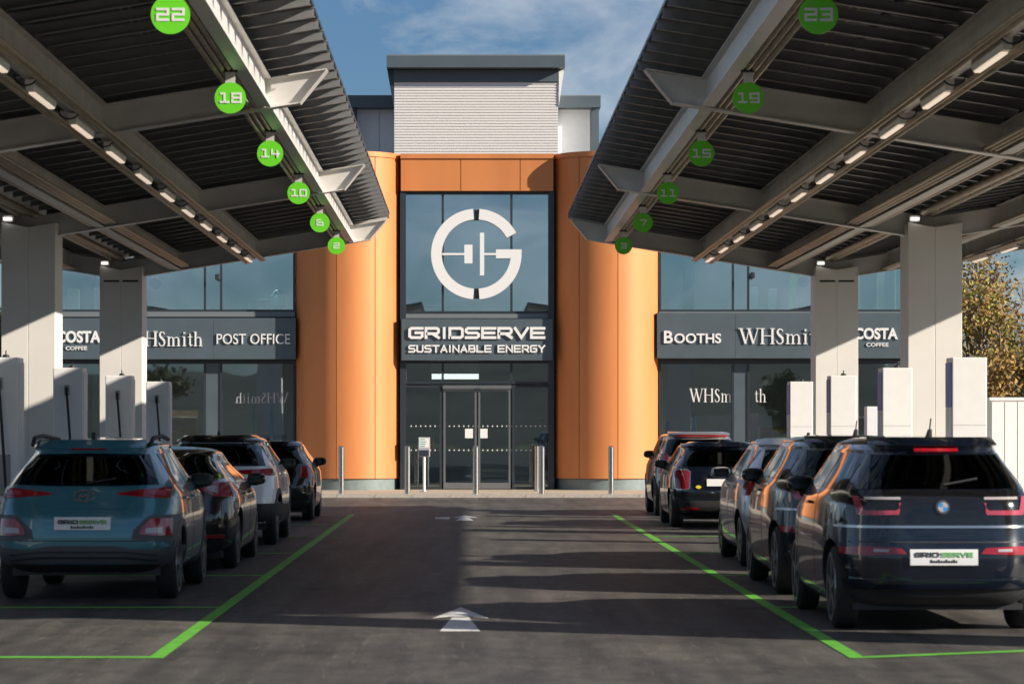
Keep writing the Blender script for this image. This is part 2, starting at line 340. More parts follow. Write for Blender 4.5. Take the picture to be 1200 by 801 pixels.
def serif_text(mb, txt, x0, x1, z0, z1, y0, y1):
    """book serif: thick/thin strokes and serifs; glyph = (advance, [(pts, widths)])"""
    T, t_ = .135, .05
    def ser(cx, z, h=.15): return ([(cx-h, z), (cx+h, z)], [.045, .045])
    X = .64
    S = [(.46, .80)]+arc(.30, .76, .17, .19, 30, 190, 7)+[(.20, .60), (.32, .50), (.44, .38)]+arc(.27, .22, .20, .2, 30, -150, 7)+[(.07, .22)]
    SW = [.05]*1+[.06, .06, .06, .07, .09, .11, .12, .13]+[.14, .15, .14]+[.12, .11, .09, .07, .06, .06, .06, .06]+[.05]
    G = {
     'W': (1.32, [([(.12, .97), (.42, .02)], [T, T]), ([(.42, .05), (.66, .97)], [t_, t_]), ([(.62, .97), (.92, .02)], [T, T]), ([(.92, .05), (1.2, .97)], [t_, t_]), ser(.1, .98), ser(.62, .98), ser(1.2, .98, .12)]),
     'H': (1.02, [([(.18, .03), (.18, .97)], [T, T]), ([(.82, .03), (.82, .97)], [T, T]), ([(.25, .52), (.75, .52)], [t_, t_]), ser(.18, .98), ser(.82, .98), ser(.18, .02), ser(.82, .02)]),
     'S': (.62, [(S, SW[:len(S)]+[.05]*(len(S)-len(SW)))]),
     'm': (1.12, [([(.16, .03), (.16, X)], [.11, .11]), ([(.2, .5)]+arc(.36, .42, .14, .18, 130, 0, 6)+[(.50, .03)], [.05]*4+[.08]*3+[.11, .11]), ([(.54, .5)]+arc(.72, .42, .16, .18, 130, 0, 6)+[(.88, .03)], [.05]*4+[.08]*3+[.11, .11]), ser(.16, .02, .13), ser(.5, .02, .13), ser(.88, .02, .13), ([(.02, X-.01), (.15, X-.01)], [.045, .045])]),
     'i': (.40, [([(.18, .03), (.18, X)], [.11, .11]), ser(.18, .02, .13), ([(.04, X-.01), (.17, X-.01)], [.045, .045]), ([(.12, .88), (.24, .88)], [.12, .12])]),
     't': (.44, [([(.2, .84), (.2, .14), (.26, .04), (.38, .08)], [.07, .1, .09, .05]), ([(.04, X-.02), (.38, X-.02)], [.05, .05])]),
     'h': (.78, [([(.16, .03), (.16, .98)], [.11, .11]), ([(.2, .5)]+arc(.38, .42, .16, .18, 130, 0, 6)+[(.54, .03)], [.05]*4+[.08]*3+[.11, .11]), ser(.16, .02, .13), ser(.54, .02, .13), ([(.02, .96), (.15, .96)], [.045, .045])]),
    }
    tot = sum(G[c][0] for c in txt); k = (x1-x0)/tot; h = z1-z0; x = x0
    for c in txt:
        for j, (p, ws) in enumerate(G[c][1]):
            ws = list(ws)[:len(p)]+[.06]*max(0, len(p)-len(ws))
            mb.stroke([(x+a*k, z0+b*h) for a, b in p], [q*k for q in ws], y0-.0012*j, y1)
        x += G[c][0]*k
    return mb
def sans_text(txt, x0, x1, z0, z1, y, depth, m, parent, name='lettering', offset=.0, mirror=False):
    cu = bpy.data.curves.new(name, 'FONT'); cu.body = txt; cu.extrude = .01; cu.offset = offset; cu.resolution_u = 4
    o = bpy.data.objects.new(name+'_tmp', cu); col.objects.link(o)
    dg = bpy.context.evaluated_depsgraph_get(); dg.update(); me = bpy.data.meshes.new_from_object(o.evaluated_get(dg))
    bpy.data.objects.remove(o); bpy.data.curves.remove(cu)
    v = np.array([q.co[:] for q in me.vertices]); lo, hi = v.min(0), v.max(0)
    mb = MB()
    sgn = -1 if mirror else 1
    for q in v:
        fx = (q[0]-lo[0])/(hi[0]-lo[0]); fx = 1-fx if mirror else fx
        mb.v.append((x0+fx*(x1-x0), y-(depth if q[2] > 0 else 0), z0+(q[1]-lo[1])/(hi[1]-lo[1])*(z1-z0)))
    mb.f = [tuple(p.vertices) for p in me.polygons]
    bpy.data.meshes.remove(me)
    return mb.build(name, m, parent)

# ================================================================== GROUND AND MARKINGS
g = MB().add([(-900, -400, -.06), (900, -400, -.06), (900, 1500, -.06), (-900, 1500, -.06)], [(0, 1, 2, 3)]).build('ground', 'grass'); struct(g)
rd = MB().add([(-40, -60, 0), (40, -60, 0), (40, 68.9, 0), (-40, 68.9, 0)], [(0, 1, 2, 3)]).build('road', 'asphalt'); struct(rd)
hm = MB(); n = 60
for j, (yy, zz) in enumerate(((-120, 0), (-190, 5), (-250, 11), (-300, 13.5), (-380, -1))):
    for i in range(n+1):
        x = -420+840*i/n; hgt = .72+.28*math.sin(x*.013+1.2)+.10*math.sin(x*.045)
        hm.v.append((x, yy, zz*hgt-.1))
for j in range(4):
    for i in range(n): hm.f.append((j*(n+1)+i, j*(n+1)+i+1, (j+1)*(n+1)+i+1, (j+1)*(n+1)+i))
struct(hm.build('hill', 'hill', smooth=True))
BAY = 5.77; Y0 = 20.6; CL, CR = -6.7, 7.1; LX, RX = -2.26, 2.81
BY = [Y0+BAY*i for i in range(7)]
def marking(name, poly, m, z=.004):
    o = MB().add([(x, y, z) for x, y in poly], [tuple(range(len(poly)))]).build(name, m, rd); return o
for X in (LX, RX):
    marking('bay_line', [(X-.058, BY[0]-.07), (X+.058, BY[0]-.07), (X+.058, BY[6]), (X-.058, BY[6])], 'green_line')
for i in range(6):
    y = BY[i]
    marking('bay_line', [(CL+1.5, y-.07), (LX-.059, y-.07), (LX-.059, y+.09), (CL+1.5, y+.09)], 'green_line')
    s = .45 if i == 0 else .25
    x1 = CR-1.5
    marking('bay_line', [(RX+.059, y-.07), (x1, y-.07+s*(x1-RX)), (x1, y+.09+s*(x1-RX)), (RX+.059, y+.09)], 'green_line')
ax = -.07
def arrow(x, y0, k=1.0):
    marking('lane_arrow', [(x-.165, y0), (x+.165, y0), (x+.075, y0+1.72*k), (x-.075, y0+1.72*k)], 'white_line')
    marking('lane_arrow', [(x-.25, y0+1.55*k), (x-.085, y0+1.80*k), (x+.085, y0+1.80*k), (x+.25, y0+1.55*k), (x, y0+3.1*k)], 'white_line', .006)
arrow(ax, 23.25); arrow(-.07, 51.6, .95)
marking('lane_arrow', [(-.62, 52.6), (-.35, 52.3), (-.35, 53.6), (-.62, 53.3)], 'white_line')
# service covers and cracks: a drain channel in front of the kerb
pv = MB().box(-30, 30, 69.08, 90, -.05, .06).build('pavement', 'paving'); struct(pv)
kb = MB()
k0 = -16
mk = MB().box(0, .905, 68.9, 69.075, -.05, .085).mesh('kerb_stone', 'kerb')
for i in range(36): place('kerb_stone', mk, pv, (k0+i*.915, 0, 0))
mp_ = MB().box(.004, .396, .004, .196, .058, .064)
slab = mp_.mesh('paving_slab', 'paving')
# laid pavers (running bond) in the strip one sees
for r_ in range(14):
    for i in range(20):
        x = -4.2+i*.402+(.2 if r_ % 2 else 0)
        place('paving_slab', slab, pv, (x, 69.1+r_*.2, .002*((i*7+r_*3) % 3)/3))
# charger islands
for c, nm in ((CL, 'left'), (CR, 'right')):
    isl = box(c-1.5, c+1.5, Y0-.4, BY[6]+.5, -.05, .12).build('charger_island', 'kerb', bevel=.02)
    tag(isl, 'long kerbed concrete island under the %s canopy carrying chargers and columns' % nm, 'traffic island', 'charger islands')

# ================================================================== BUILDING
YR = 76.0
def X(px, Y=YR): return (px-VPX)*Y/FPX
def Z(py, Y=YR): return HC+(VPY-py)*Y/FPX
bld = empty('building', (.24, 80, .06), 'two storey glazed retail building with copper curved towers and rooftop plant room', 'building')
xl, xr, xe0, xe1 = X(50), X(1068), X(470), X(648)
ccl, ccr = (X(346)+xe0)/2, (xe1+X(772))/2; cr_ = (xe0-X(346))/2
ZT = 8.95
def arcpanel(cx, a0, a1, z0, z1, r, th, m, name='curved_panel'):
    mb = MB(); n = max(3, int((a1-a0)/5)); vs = []
    for i in range(n+1):
        a = R(a0+(a1-a0)*i/n); cx_, sy_ = math.cos(a), math.sin(a)
        for rr in (r, r-th):
            for zz in (z0, z1): vs.append((cx-rr*cx_, YR-rr*sy_, zz))
    fs = []
    for i in range(n):
        a, b = 4*i, 4*i+4
        fs += [(a, b, b+1, a+1), (a+2, a+3, b+3, b+2), (a+1, b+1, b+3, a+3), (a, a+2, b+2, b)]
    fs += [(0, 1, 3, 2), (4*n, 4*n+2, 4*n+3, 4*n+1)]
    o = mb.add(vs, fs).build(name, m, bld); autosmooth(o, 30); return o
def ang(dx): return math.degrees(math.acos(max(-1, min(1, -dx/cr_))))
for cx, seams in ((ccl, (-.25, .76)), (ccr, (-.76, .25))):
    aa = [0]+[ang(s) for s in seams]+[180]; gp = .45
    for i in range(3):
        arcpanel(cx, aa[i]+gp, aa[i+1]-gp, .36, ZT-.14, cr_, .05, 'copper')
    arcpanel(cx, 0, 180, .36, ZT-.14, cr_-.022, .02, 'copper_trim', 'backing_sheet')
    arcpanel(cx, 0, 180, ZT-.13, ZT, cr_+.03, .2, 'copper', 'coping')
    arcpanel(cx, 0, 180, .06, .345, cr_-.05, .05, 'skirt', 'base_skirt')
# flat head panels over the entrance
hx = [xe0+.01, X(609), xe1-.01]
for a, b in ((xe0+.01, X(540)-.01), (X(540)+.01, X(609)-.01), (X(609)+.01, xe1-.01)):
    box(a, b, YR-.66, YR-.61, Z(226), ZT-.14).build('head_panel', 'copper', bld)
box(xe0, xe1, YR-.70, YR+.2, ZT-.13, ZT-.005).build('coping', 'copper', bld)
box(xe0+.02, xe1-.02, YR-.605, YR+.2, Z(226), ZT-.14).build('backing_wall', 'copper_trim', bld)
# returns beside the entrance glazing
for x0, x1 in ((xe0-.012, xe0+.14), (xe1-.14, xe1+.012)):
    box(x0, x1, YR-.60, YR+.34, .06, Z(226)).build('reveal', 'frame', bld)

def glazing(x0, x1, z0, z1, y, bars_x, bars_z, gm, fr='frame', name='window', fw=.06):
    """a window: frame mesh part with pane sub-parts"""
    xs = [x0]+list(bars_x)+[x1]; zs = [z0]+list(bars_z)+[z1]
    mb = MB()
    mb.box(x0, x0+fw, y, y+.12, z0, z1); mb.box(x1-fw, x1, y, y+.12, z0, z1)
    mb.box(x0+fw, x1-fw, y+.003, y+.117, z0, z0+fw); mb.box(x0+fw, x1-fw, y+.003, y+.117, z1-fw, z1)
    for b in bars_x: mb.box(b-fw/2, b+fw/2, y-.006, y+.114, z0+fw, z1-fw)
    for b in bars_z: mb.box(x0+fw, x1-fw, y+.009, y+.108, b-fw/2, b+fw/2)
    wdw = mb.build(name, fr, bld)
    for i in range(len(xs)-1):
        for j in range(len(zs)-1):
            box(xs[i]+.03, xs[i+1]-.03, y+.05, y+.074, zs[j]+.03, zs[j+1]-.03).build('pane', gm, wdw)
    return wdw
YG = YR-.50
mxs = [X(519), X(599)]
glazing(xe0+.06, xe1-.06, Z(368), Z(227), YG, mxs, [], 'glass_upper')
glazing(xe0+.06, xe1-.06, Z(450), Z(423.5), YG, mxs, [], 'glass')
w1 = glazing(xe0+.06, mxs[0]-.02, .07, Z(451.5), YG, [], [], 'glass')
w2 = glazing(mxs[1]+.02, xe1-.06, .07, Z(451.5), YG, [], [], 'glass')
# sliding doors
dx = [mxs[0]+.0, X(559.5), mxs[1]-.0]
for i in range(2):
    a, b = dx[i]+.02, dx[i+1]-.02
    mb = MB(); y = YG+.02
    mb.box(a, a+.055, y, y+.07, .08, Z(456)); mb.box(b-.055, b, y, y+.07, .08, Z(456))
    mb.box(a+.055, b-.055, y+.002, y+.068, .08, .24); mb.box(a+.055, b-.055, y+.002, y+.068, Z(456)-.06, Z(456))
    d = mb.build('door', 'grey_frame', bld)
    box(a+.04, b-.04, y+.025, y+.045, .2, Z(458)).build('pane', 'glass', d)
    sx = X(545) if i == 0 else X(562)
    st = box(sx, sx+.21, y+.018, y+.0225, Z(513), Z(502)).build('door_sticker', 'sign_white', d)
box(dx[0], dx[2], YG-.06, YG+.1, Z(456)+.005, Z(451.5)).build('door_header', 'grey_frame', bld)
box(X(560)-.06, X(560)+.06, YG-.14, YG-.06, Z(459), Z(455)).build('door_sensor', 'frame', bld)
# safety dots on glass
dm = MB().box(-.016, .016, -.004, 0, -.016, .016).mesh('manifestation_dot', 'sign_white')
for zz in (Z(499), Z(527)):
    for i in range(29):
        x = xe0+.28+i*.127
        if x < xe1-.2: place('manifestation_dot', dm, bld, (x, YG+.046 if not (dx[0] < x < dx[2]) else YG+.043, zz))
box(xe0+.06, xe1-.06, YG-.02, YG+.2, Z(373.5), Z(368.5)).build('sill_band', 'anthracite_light', bld)
# soffit fillet between sign and transom
box(xe0+.06, xe1-.06, YG+.0, YG+.2, Z(423), Z(374)).build('spandrel', 'frame', bld)
# wings
YW = 75.62
def XW(px): return X(px, YW)
def ZW(py): return Z(py, YW)
zlo, zs0, zs1, zu0, zu1 = .1, ZW(422), ZW(372), ZW(365), 7.6
WING = {'left': (xl, ccl-cr_+.02, [XW(122), XW(240), XW(259)]), 'right': (ccr+cr_-.02, xr, [XW(859), XW(877), XW(998)])}
for nm, (x0, x1, bars) in WING.items():
    glazing(x0, x1, zlo, zs0-.04, YW, bars, [], 'glass', fw=.055)
    glazing(x0, x1, zu0, zu1, YW, bars, [], 'glass_upper', fw=.055)
    # horizontal rail within lower glazing of the bay with internal rail
    box(x0, x1, YW-.1, YW+.16, zs1+.02, zu0-.005).build('sill_band', 'anthracite_light', bld)
    box(x0, x1, YW+.0, YW+.16, zs0-.035, zs1+.015).build('spandrel', 'frame', bld)
    box(x0, x1, YW-.05, YW+.3, zu1+.005, 8.6).build('parapet', 'anthracite', bld)
    # spandrel mullion: the wide blue-grey post
    pa, pb = (bars[1], bars[2]) if nm == 'left' else (bars[0], bars[1])
    box(pa+.03, pb-.03, YW+.02, YW+.075, zlo+.05, zs0-.1).build('post_panel', 'anthracite', bld)
# side walls, rear, floors, roof, rooms
for x0, x1 in ((xl-.25, xl-.005), (xr+.005, xr+.25)):
    box(x0, x1, YW-.05, 92, .06, 8.6).build('side_wall', 'anthracite', bld)
box(xl, xr, 91.7, 92, .06, 8.6).build('rear_wall', 'room_wall', bld)
box(xl, xr, YW+.17, 91.7, .062, .075).build('floor', 'room_floor', bld)
box(xl, xr, YW+.2, 91.7, 3.75, 4.55).build('upper_floor', 'room_dark', bld)
box(xl, xr, YW+.3, 91.7, 8.3, 8.6).build('roof', 'anthracite', bld)
box(xl, xr, 86.0, 86.1, .08, 3.74).build('partition', 'room_wall', bld)
box(xl, xr, 87.0, 87.1, 4.56, 8.29).build('partition', 'room_wall', bld)
# rooftop plant room: corrugated front block + side blocks
YP = 77.6
px0, px1 = X(462, YP), X(654, YP); zp0, zp1 = 8.5, Z(96, YP)
mb = MB(); nrib = 34; dz = (zp1-ZT+.4)/nrib; prof = []
for i in range(nrib):
    z0 = ZT-.4+i*dz
    prof += [(0, z0), (0, z0+dz*.5), (.018, z0+dz*.58), (.018, z0+dz*.92)]
vs = [(px0, YP+p, z) for p, z in prof]+[(px1, YP+p, z) for p, z in prof]; n = len(prof)
mb.add(vs, [(i, i+n, i+n+1, i+1) for i in range(n-1)]); mb.build('corrugated_cladding', 'cladding', bld)
box(px0+.01, px1-.01, YP+.04, 86, 8.5, zp1).build('plant_room', 'white_wall', bld)
fz0, fz1 = Z(79, YP-.45), Z(65.5, YP-.45)
fx0, fx1 = X(453, YP-.45), X(662, YP-.45)
box(fx0, fx1, YP-.45, 86.5, fz0, fz1).build('fascia', 'anthracite', bld)
box(fx0+.003, fx1-.003, YP-.446, 86.4, fz1+.002, fz1+.035).build('fascia_trim', 'anthracite_light', bld)
box(px0-.015, px1+.015, YP-.05, 86.2, zp1+.002, fz0-.012).build('soffit_band', 'anthracite', bld)
for s, xx in ((-1, px0), (1, px1)):   # tapering end brackets of the projecting roof
    xo = fx0+.02 if s < 0 else fx1-.02
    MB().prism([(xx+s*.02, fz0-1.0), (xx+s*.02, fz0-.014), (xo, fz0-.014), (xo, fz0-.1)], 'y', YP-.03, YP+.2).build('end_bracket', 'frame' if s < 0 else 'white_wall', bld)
YS = 79.6
zs_top = Z(115, YS)
for s, (a, b) in ((-1, (X(413, YS), px0+.2)), (1, (px1-.2, X(697, YS)))):
    mid = a+(b-a)*.45 if s < 0 else b
    seams = [a+.12, a+.75, b] if s < 0 else [a, b-.12]
    for u, v_ in zip(seams[:-1], seams[1:]):
        box(u+.006, v_-.006, YS, YS+.08, 8.5, Z(128, YS)-.01).build('wall_panel', 'white_wall', bld)
    box(a+.1, b-.1, YS+.09, 86, 8.5, Z(128, YS)-.012).build('plant_wall', 'white_wall', bld)
    e0, e1 = (a-.1, a+.11) if s < 0 else (b-.11, b+.1)
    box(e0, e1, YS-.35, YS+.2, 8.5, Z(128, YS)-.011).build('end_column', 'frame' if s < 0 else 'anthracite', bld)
    o0, o1 = (X(408, YS), b) if s < 0 else (a, X(703, YS))
    box(o0, o1, YS-.45, 86.2, Z(128, YS), zs_top).build('side_fascia', 'anthracite', bld)
    box(o0+.003, o1-.003, YS-.446, 86.1, zs_top+.002, zs_top+.03).build('fascia_trim', 'anthracite_light', bld)
# dark threshold mat and intercom panel
box(xe0+.0, xe0+.05, YR-.70, YR-.601, .9, 1.3).build('access_panel', 'frame', bld)

# ---- interior things seen through the glass
def thing_box(name, label, cat, parts, loc, group=None):
    e = empty(name, loc, label, cat, group)
    for nm, m, b in parts: box(*b).build(nm, m, e, bevel=.01)
    return e
for i, (pxa, pxb, Yc, h, m) in enumerate(((175, 232, 81, 2.2, 'wood'), (82, 118, 82, 1.3, 'wood'), (270, 335, 83, 1.5, 'room_dark'), (790, 850, 82, 1.4, 'room_dark'), (890, 940, 83, 1.7, 'wood'), (1004, 1050, 81, 2.0, 'room_dark'))):
    xa, xb = X(pxa, Yc), X(pxb, Yc)
    e = empty('shop_shelf', ((xa+xb)/2, Yc, .075), '%s shop shelf behind the ground floor glazing, counted from the left' % NUMW[[1, 0, 2, 3, 4, 5][i]], 'shelf', 'shop shelves')
    box(xa, xb, Yc+.3, Yc+.34, .075, h).build('back_panel', m, e)
    for s_ in (xa, xb-.04): box(s_, s_+.04, Yc, Yc+.295, .075, h).build('side_panel', m, e)
    for k in range(1, int(h/.4)+1):
        box(xa+.042, xb-.042, Yc+.01, Yc+.29, k*.4-.02, k*.4+.02).build('shelf_board', 'cream' if k % 2 else m, e)
for i, (px, pw, z1, m) in enumerate(((783, 3, 1.9, 'blue_item'), (813, 4, 2.05, 'blue_item'), (297, 3, 2.3, 'blue_item'), (318, 4, 2.4, 'blue_item'))):
    Yc = 78.2; xx = X(px, Yc); e = empty('display_banner', (xx, Yc, .075), ['narrow blue banner nearest the right copper tower', 'taller blue banner behind the white serif window letters', 'slim blue banner behind the left reversed lettering', 'taller slim blue banner near the left copper tower'][i], 'banner', 'blue banners')
    MB().tube([(xx, Yc, .1), (xx, Yc, z1)], pw/60, 10).build('banner_cloth', m, e, smooth=True)
    MB().cyl((xx, Yc), 'z', .16, .075, .105, 16).build('base', 'frame', e)
# upper floor: green egg, boxes, cream and lime panels, hanging lamps
Yc = 76.0; ex, ez = X(325, Yc), Z(352, Yc)
e = empty('egg_ornament', (ex, Yc, Z(364, Yc)), 'glossy teal egg ornament on the upper window sill beside left tower', 'ornament')
mb = MB(); vs = []; nu, nv = 16, 12
for j in range(nv+1):
    t = math.pi*j/nv; rr = .21*math.sin(t)*(1+.12*math.cos(t)); zz = ez-.29*math.cos(t)
    for i in range(nu): vs.append((ex+rr*math.cos(2*math.pi*i/nu), Yc+rr*math.sin(2*math.pi*i/nu), zz))
mb.add(vs, [(j*nu+i, j*nu+(i+1) % nu, (j+1)*nu+(i+1) % nu, (j+1)*nu+i) for j in range(nv) for i in range(nu)])
mb.build('shell', 'teal_pot', e, smooth=True)
MB().cyl((ex, Yc), 'z', .12, Z(365, Yc), ez-.25, 16, .08).build('foot', 'teal_pot', e)
thing_box('picture_box', 'small brown box on the upper window sill beside the teal egg', 'box', [('carcass', 'wood', (X(304, Yc), X(316, Yc), Yc, Yc+.2, Z(364, Yc), Z(352, Yc))), ('lid', 'cream', (X(303.5, Yc), X(316.5, Yc), Yc-.01, Yc+.21, Z(352, Yc)+.003, Z(350, Yc)))], (X(310, Yc), Yc, Z(364, Yc)))
for i, (pa, pb, ya, yb, m, lab) in enumerate(((78, 92, 338, 364, 'cream', 'pale yellow screen panel in the far left upper window'), (110, 116, 330, 364, 'cream', 'slim cream screen panel in the far left upper window'),
        (880, 888, 336, 363, 'white_wall', 'white counter end in the right upper window'), (902, 910, 338, 363, 'white_wall', 'slanted white board in the right upper window'),
        (927, 934, 322, 363, 'lime', 'lime green upright panel in the right upper window'), (1003, 1008, 322, 363, 'lime', 'lime green panel beside the front column in far right window'),
        (1029, 1037, 318, 363, 'cream', 'cream upright panel in the far right upper window'), (1050, 1057, 312, 363, 'cream', 'cream panel at the right end of the upper window'),
        (801, 813, 310, 363, 'seat_trim', 'beige upright panel in upper window beside right tower'))):
    Yc = 76.05; b = (X(pa, Yc), X(pb, Yc), Yc, Yc+.25, 4.56, Z(ya, Yc)); e = empty('screen_panel', ((b[0]+b[1])/2, Yc, 4.56), lab, 'panel')
    box(*b).build('board', m, e, bevel=.01); box(b[0]-.03, b[1]+.03, Yc-.05, Yc+.3, 4.552, 4.558).build('foot_plate', 'frame', e)
for i, (px, py, rad, lab) in enumerate(((182, 332, .16, 'round dark speaker lamp hanging in left upper window'), (942, 329, .16, 'round dark speaker lamp hanging in right upper window'), (112, 331, .14, 'round dark lamp hanging in far left upper window'))):
    Yc = 76.1; e = empty('pendant_lamp', (X(px, Yc), Yc, Z(py, Yc)), lab, 'pendant lamp')
    MB().cyl((X(px, Yc), Z(py, Yc)), 'y', rad, Yc-.06, Yc+.06, 18).build('lamp_body', 'frame', e, bevel=.02); MB().tube([(X(px, Yc), Yc, Z(py, Yc)+rad-.01), (X(px, Yc), Yc, 8.3)], .008, 6).build('cord', 'frame', e)
for i, (px, py) in enumerate(((255, 324), (882, 322))):
    Yc = YW-.25; e = empty('security_camera', (X(px, Yc), Yc, Z(py, Yc)), 'small dark security camera on the %s upper window post' % ('left', 'right')[i], 'camera')
    box(X(px, Yc)-.06, X(px, Yc)+.06, Yc-.1, Yc+.1, Z(py+4, Yc), Z(py-3, Yc)).build('camera_body', 'frame', e, bevel=.02); box(X(px, Yc)-.025, X(px, Yc)+.025, Yc+.101, YW-.004, Z(py, Yc)-.02, Z(py, Yc)+.02).build('arm', 'frame', e)
for i, px in enumerate((110, 200, 300, 815, 905, 1030)):  # lights added above the sightline to brighten the shop interiors
    Yc = 79.5+(i % 2); xx = X(px, Yc); e = empty('shop_fill_light', (xx, Yc, 3.6), 'slim added light out of view brightening the shops, %s from the left above the ground floor glass' % NUMW[i], 'ceiling light', 'added shop fill lights')
    box(xx-.45, xx+.45, Yc, Yc+.16, 3.60, 3.63).build('diffuser', 'lamp_room_fill', e); box(xx-.47, xx+.47, Yc-.01, Yc+.17, 3.633, 3.67).build('housing', 'white_wall', e)
    for q in (-.35, .35): MB().tube([(xx+q, Yc+.08, 3.67), (xx+q, Yc+.08, 3.75)], .008, 6).build('suspension_rod', 'frame', e)
for i, px in enumerate((120, 210, 300, 820, 910, 1020)):  # unseen glowing panels added so the upstairs rooms are filled with light
    Yc = 78.6; xx = X(px, Yc); e = empty('upstairs_fill_panel', (xx, Yc, 8.3), 'added unseen light panel filling the upstairs rooms, %s from the left behind the upper glass' % NUMW[i], 'ceiling light', 'added upstairs fill panels')
    box(xx-.6, xx+.6, Yc-.6, Yc+.6, 8.24, 8.27).build('diffuser', 'lamp_room_fill', e); box(xx-.63, xx+.63, Yc-.63, Yc+.63, 8.272, 8.3).build('frame', 'white_wall', e)
# strip light inside the lobby
Yc = 80; e = empty('lobby_light', (X(533, Yc), Yc, Z(441, Yc)), 'lit white strip light on the lobby ceiling behind the entrance transom', 'ceiling light')
box(X(506, Yc), X(561, Yc), Yc, Yc+.12, Z(444, Yc), Z(438, Yc)).build('diffuser', 'lamp_white', e)
box(X(506, Yc)-.02, X(561, Yc)+.02, Yc-.01, Yc+.13, Z(438, Yc)+.003, 3.75).build('housing', 'white_wall', e)

# ================================================================== SIGNS
def sign(name, label, x0, x1, y, z0, z1, cat='sign', depth=.3, m='anthracite', seams=()):
    e = empty(name, ((x0+x1)/2, y, z0), label, cat)
    xs = [x0]+list(seams)+[x1]
    for a, b in zip(xs[:-1], xs[1:]):
        box(a+(.003 if a != x0 else 0), b-(.003 if b != x1 else 0), y, y+depth, z0, z1).build('panel', m, e)
    return e
ys = 75.2
def xs_(p): return X(p, ys)
def zs_(p): return Z(p, ys)
s1 = sign('entrance_sign', 'dark grey entrance sign reading GRIDSERVE SUSTAINABLE ENERGY over the doors', xs_(470.5), xs_(647.5), ys, zs_(422), zs_(373.5), depth=.41)
square_text(MB(), 'GRIDSERVE', xs_(478.5), xs_(639), zs_(397), zs_(383), ys-.05, ys, .072, gap=.3).build('lettering', 'sign_white', s1)
square_text(MB(), 'SUSTAINABLE', xs_(478.5), xs_(576), zs_(413), zs_(404), ys-.04, ys, .042, gap=.42).build('lettering', 'sign_white', s1)
square_text(MB(), 'ENERGY', xs_(583), xs_(639), zs_(413), zs_(404), ys-.04, ys, .042, gap=.42).build('lettering', 'sign_white', s1)
yl = 75.28
sl_ = sign('wing_sign', 'dark grey shop fascia on left wing reading COSTA COFFEE WHSmith POST OFFICE', X(55, yl), X(346.5, yl), yl, Z(420.5, yl), Z(372.5, yl), depth=.33, seams=[X(150, yl), X(250, yl)])
def xl_(p): return X(p, yl)
def zl_(p): return Z(p, yl)
sans_text('POST OFFICE', xl_(254), xl_(340), zl_(403), zl_(391), yl, .04, 'sign_white', sl_, offset=.0)
serif_text(MB(), 'WHSmith', xl_(148), xl_(239), zl_(405.5), zl_(388), yl-.04, yl).build('lettering', 'sign_white', sl_)
sans_text('COSTA', xl_(66), xl_(118), zl_(401.5), zl_(387.5), yl, .04, 'sign_white', sl_, offset=.035)
sans_text('COFFEE', xl_(77), xl_(102), zl_(410), zl_(405.5), yl, .03, 'sign_white', sl_, offset=.02)
sr_ = sign('wing_sign', 'dark grey shop fascia on right wing reading BOOTHS WHSmith COSTA COFFEE', X(770, yl), X(1062, yl), yl, Z(419.5, yl), Z(366.5, yl), depth=.33, seams=[X(862, yl), X(960, yl)])
sans_text('B', xl_(778), xl_(788.5), zl_(402), zl_(387.5), yl, .04, 'sign_white', sr_, offset=.02)
sans_text('OOTHS', xl_(790), xl_(845), zl_(402), zl_(390.5), yl, .04, 'sign_white', sr_, offset=.02)
serif_text(MB(), 'WHSmith', xl_(866), xl_(970), zl_(403), zl_(384.5), yl-.04, yl).build('lettering', 'sign_white', sr_)
sans_text('COSTA', xl_(1001), xl_(1052), zl_(397.5), zl_(384), yl, .04, 'sign_white', sr_, offset=.035)
sans_text('COFFEE', xl_(1015), xl_(1041), zl_(406), zl_(401.5), yl, .03, 'sign_white', sr_, offset=.02)
# window vinyls
yv = YW+.046
v1 = empty('window_lettering', (X(836, yv), yv, Z(472, yv)), 'white serif WHSmith lettering stuck inside the right ground floor glazing', 'lettering')
serif_text(MB(), 'WHSm', X(808, yv), X(858.5, yv), Z(471, yv), Z(455, yv), yv, yv+.003).build('lettering', 'sign_white', v1)
serif_text(MB(), 'th', X(884, yv), X(899, yv), Z(471, yv), Z(455, yv), yv, yv+.003).build('lettering', 'sign_white', v1)
v2 = empty('window_lettering', (X(305, yv), yv, Z(473, yv)), 'faint grey reversed lettering on the left ground floor glazing', 'lettering')
mb = serif_text(MB(), 'WHSmith', -X(338, yv), -X(275, yv), Z(472, yv), Z(460, yv), yv, yv+.003); mb.v = [(-a, b, c) for a, b, c in mb.v]; mb.build('lettering', 'charger_grey', v2)
# big G emblem on the entrance glazing
gy = YG-.09; gx, gz = X(558.2, gy), Z(297.6, gy); u = gy/FPX
ge = empty('emblem_sign', (gx, gy, gz-53*u), 'large white ring-shaped G emblem with plug symbol on entrance window', 'sign')
def ring(a0, a1, ro, ri, nm='ring_segment'):
    mb = MB(); n = max(4, int(abs(a1-a0)/4)); vs = []
    for i in range(n+1):
        a = R(a0+(a1-a0)*i/n)
        for rr in (ro, ri):
            for yy in (gy, gy+.06): vs.append((gx+rr*u*math.cos(a), yy, gz+rr*u*math.sin(a)))
    fs = []
    for i in range(n):
        a, b = 4*i, 4*i+4
        fs += [(a, b, b+2, a+2), (a+1, a+3, b+3, b+1), (a, a+1, b+1, b), (a+2, b+2, b+3, a+3)]
    fs += [(0, 2, 3, 1), (4*n, 4*n+1, 4*n+3, 4*n+2)]
    o = mb.add(vs, fs).build(nm, 'sign_white', ge); autosmooth(o); return o
ring(94, 266, 53, 40.5); ring(28, 86, 53, 40.5); ring(274, 357, 53, 40.5)
